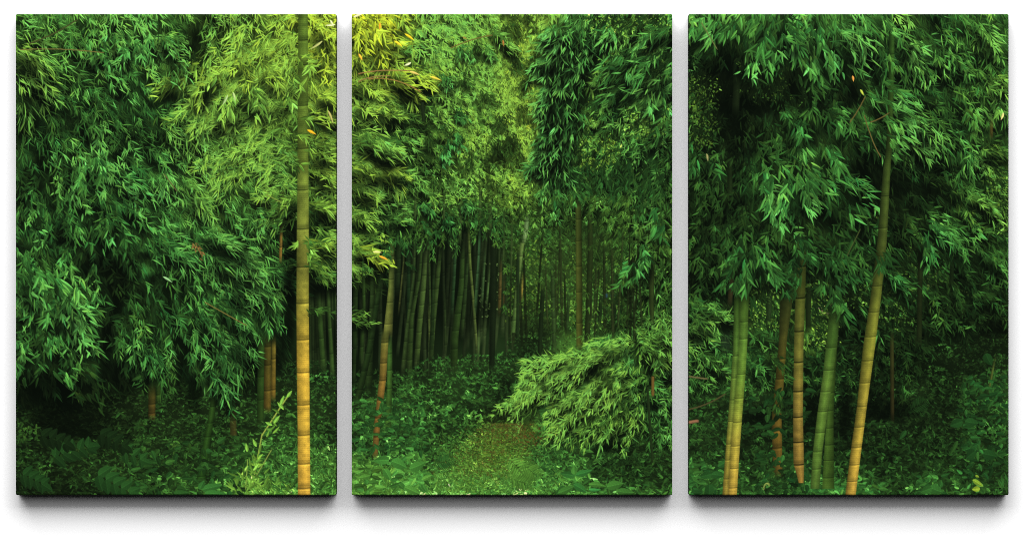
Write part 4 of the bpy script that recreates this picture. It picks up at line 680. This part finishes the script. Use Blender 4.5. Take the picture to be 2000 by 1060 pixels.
# ---------------------------------------------------------------- the scene
import bpy
PX = .001                                   # one raster step is a millimetre
DEPTH = .052                                # canvas front to wall
def wx(x): return (x - 1000) * PX
def wz(y): return (530 - y) * PX
scene = bpy.context.scene
for o in list(bpy.data.objects): bpy.data.objects.remove(o)
COL = scene.collection
def mat(name, color=None, rough=.8, attr=None, bump=0., scale=400., spec=.2):
    m = bpy.data.materials.new(name); m.use_nodes = True; nt = m.node_tree
    p = nt.nodes['Principled BSDF']; p.inputs['Roughness'].default_value = rough
    p.inputs['Specular IOR Level'].default_value = spec
    if attr:
        a = nt.nodes.new('ShaderNodeVertexColor'); a.layer_name = attr
        nt.links.new(a.outputs['Color'], p.inputs['Base Color'])
    else:
        n = nt.nodes.new('ShaderNodeTexNoise'); n.inputs['Scale'].default_value = scale * .1
        r = nt.nodes.new('ShaderNodeMixRGB'); r.inputs[1].default_value = (*[c * .97 for c in color], 1); r.inputs[2].default_value = (*color, 1)
        nt.links.new(n.outputs['Fac'], r.inputs[0]); nt.links.new(r.outputs[0], p.inputs['Base Color'])
    if bump:
        tc = nt.nodes.new('ShaderNodeTexCoord'); n2 = nt.nodes.new('ShaderNodeTexNoise'); n2.inputs['Scale'].default_value = scale
        b = nt.nodes.new('ShaderNodeBump'); b.inputs['Strength'].default_value = bump; b.inputs['Distance'].default_value = .0004
        nt.links.new(tc.outputs['Object'], n2.inputs['Vector']); nt.links.new(n2.outputs['Fac'], b.inputs['Height']); nt.links.new(b.outputs['Normal'], p.inputs['Normal'])
    return m
GAIN = 1.50                                 # how brightly the lamp lights the wall plane
lin = np.clip(img, 0, 1); lin = np.where(lin <= .04045, lin / 12.92, ((lin + .055) / 1.055) ** 2.4) / GAIN
m_print = mat('printed_canvas_ink', attr='ink', rough=.85, bump=.12, scale=900., spec=.0)
m_edge = mat('dark_wrapped_edge', (.012, .014, .012), .8, bump=.1, scale=900., spec=.05)
m_wall = mat('white_wall_paint', (.85, .85, .85), .9, bump=.05, scale=200., spec=.0)
def link(name, verts, faces, m, parent=None, smooth=False):
    me = bpy.data.meshes.new(name)
    v = np.asarray(verts, np.float32); f = np.asarray(faces, np.int32)
    me.vertices.add(len(v)); me.vertices.foreach_set('co', v.ravel())
    me.loops.add(f.size); me.loops.foreach_set('vertex_index', f.ravel())
    me.polygons.add(len(f)); me.polygons.foreach_set('loop_start', np.arange(len(f), dtype=np.int32) * 4)
    me.update(calc_edges=True); me.validate()
    if smooth: me.polygons.foreach_set('use_smooth', np.ones(len(f), bool))
    me.materials.append(m)
    o = bpy.data.objects.new(name, me); COL.objects.link(o)
    if parent: o.parent = parent
    return o
RC = 2.6                                    # corner and edge softness, in raster steps
def outline(x0, x1, y0, y1, r, n=6):
    """rounded rectangle, anticlockwise seen from the camera"""
    P = []
    for cx, cy, a0 in ((x1 - r, y1 - r, 0), (x0 + r, y1 - r, 90), (x0 + r, y0 + r, 180), (x1 - r, y0 + r, 270)):
        for k in range(n + 1):
            a = math.radians(a0 + 90 * k / n); P.append((cx + r * math.cos(a), cy + r * math.sin(a)))
    return P
def make_panel(x0, x1, y0, y1, label):
    root = bpy.data.objects.new('canvas_print', None); COL.objects.link(root)
    cx, cy = (x0 + x1) / 2, y1
    root.location = (wx(cx), DEPTH, wz(cy)); root.empty_display_size = .05
    root['label'] = label; root['category'] = 'canvas print'; root['group'] = 'canvas panels of the bamboo grove triptych'
    ox, oz = wx(cx), wz(cy)
    # printed front: one fine sheet, its border rolled back over the stretcher
    xs = np.arange(x0, x1 + 1, dtype=np.float64); ys = np.arange(y0, y1 + 1, dtype=np.float64)
    gx, gy = np.meshgrid(xs, ys)
    px, py = gx.copy(), gy.copy()
    for sx, ex in ((1, x0), (-1, x1)):
        for sy, ey in ((1, y0), (-1, y1)):
            dx = (ex + sx * RC - gx) * sx; dy = (ey + sy * RC - gy) * sy
            c = (dx > 0) & (dy > 0); d = np.maximum(np.hypot(dx, dy), 1e-6); mx = np.maximum(np.maximum(dx, dy), 1e-6)
            k = np.where(c, mx / d, 1.)
            px = np.where(c, ex + sx * RC - sx * dx * k, px); py = np.where(c, ey + sy * RC - sy * dy * k, py)
    e = np.minimum(np.minimum(gx - x0, x1 - gx), np.minimum(gy - y0, y1 - gy))
    back = np.where(e < RC, (RC - np.sqrt(np.maximum(RC ** 2 - (RC - e) ** 2, 0))), 0) * PX * .8
    v = np.stack([wx(px) - ox, -DEPTH + back, wz(py) - oz], -1).reshape(-1, 3)
    nx, ny = len(xs), len(ys)
    i = np.arange((ny - 1) * nx).reshape(ny - 1, nx)[:, :-1].ravel()
    f = np.stack([i, i + nx, i + nx + 1, i + 1], -1)
    sheet = link('printed_sheet', v, f, m_print, root, True)
    a = sheet.data.color_attributes.new('ink', 'FLOAT_COLOR', 'POINT')
    c = np.ones((ny, nx, 4), np.float32)
    c[..., :3] = lin[np.ix_(np.clip(ys, y0, y1 - 1).astype(int), np.clip(xs, x0, x1 - 1).astype(int))]
    a.data.foreach_set('color', c.ravel())
    # wrapped side: a dark band from the rolled border back to the wall, with a folded-in hem
    P = outline(x0, x1, y0, y1, RC); n = len(P); V = []; F = []
    rings = [(RC * .82 * PX - DEPTH, 0.), (-.004, 0.), (-.0015, 1.2), (-.0015, 24.)]
    for d, ins in rings:
        for (x, y) in P:
            sx = max(x0 + ins, min(x1 - ins, x)); sy = max(y0 + ins, min(y1 - ins, y))
            V.append((wx(sx) - ox, d, wz(sy) - oz))
    for r in range(len(rings) - 1):
        for k in range(n):
            k2 = (k + 1) % n; F.append((r * n + k, r * n + k2, (r + 1) * n + k2, (r + 1) * n + k))
    link('wrapped_edge', V, F, m_edge, root)
    # folded corners of the canvas: a thin flap on each side end
    return root
LABELS = ['left canvas panel, one tall golden bamboo cane near its right edge before dense drooping leaves',
          'middle canvas panel, dark grove of many thin canes and a mossy footpath leading in',
          'right canvas panel, cluster of leaning green and golden canes under dark hanging leaves']
for q, lb in zip(PANELS, LABELS): make_panel(*q, lb)
wall = link('wall', [(-6, DEPTH, -4), (6, DEPTH, -4), (6, DEPTH, 5), (-6, DEPTH, 5)], [(0, 1, 2, 3)], m_wall)
wall['kind'] = 'structure'; wall['label'] = 'plain white wall behind the three canvas panels'
# ---------------------------------------------------------------- light and camera
w = bpy.data.worlds.new('World'); scene.world = w; w.use_nodes = True
w.node_tree.nodes['Background'].inputs[0].default_value = (1, 1, 1, 1); w.node_tree.nodes['Background'].inputs[1].default_value = .012
from mathutils import Vector
def softbox(name, pos, sx, sy, power):
    l = bpy.data.lights.new(name, 'AREA'); l.shape = 'RECTANGLE'; l.size = sx; l.size_y = sy; l.energy = power; l.color = (1, 1, 1)
    o = bpy.data.objects.new(name, l); COL.objects.link(o); o.location = pos
    o.rotation_euler = (Vector((0, 0, 0)) - Vector(pos)).to_track_quat('-Z', 'Y').to_euler()
    return o
softbox('softbox', (0, -6.6, 6.6), 12.5, 7.4, 2080)
softbox('low_softbox', (0, -9.0, 2.5), 12.5, 4.2, 320)
cd = bpy.data.cameras.new('camera'); cam = bpy.data.objects.new('camera', cd); COL.objects.link(cam)
cam.location = (0, -11, 0); cam.rotation_euler = (math.radians(90), 0, 0)
cd.sensor_width = 36; cd.sensor_fit = 'HORIZONTAL'; cd.lens = 36 * 11 / 2.0; cd.clip_end = 100
scene.camera = cam
vs = scene.view_settings; vs.view_transform = 'Standard'; vs.look = 'None'; vs.exposure = 0; vs.gamma = 1; vs.use_curve_mapping = False
scene.display_settings.display_device = 'sRGB'
scene.render.engine = 'CYCLES'
scene.cycles.max_bounces = 4; scene.cycles.use_denoising = False; scene.cycles.filter_width = .9
scene.render.film_transparent = False
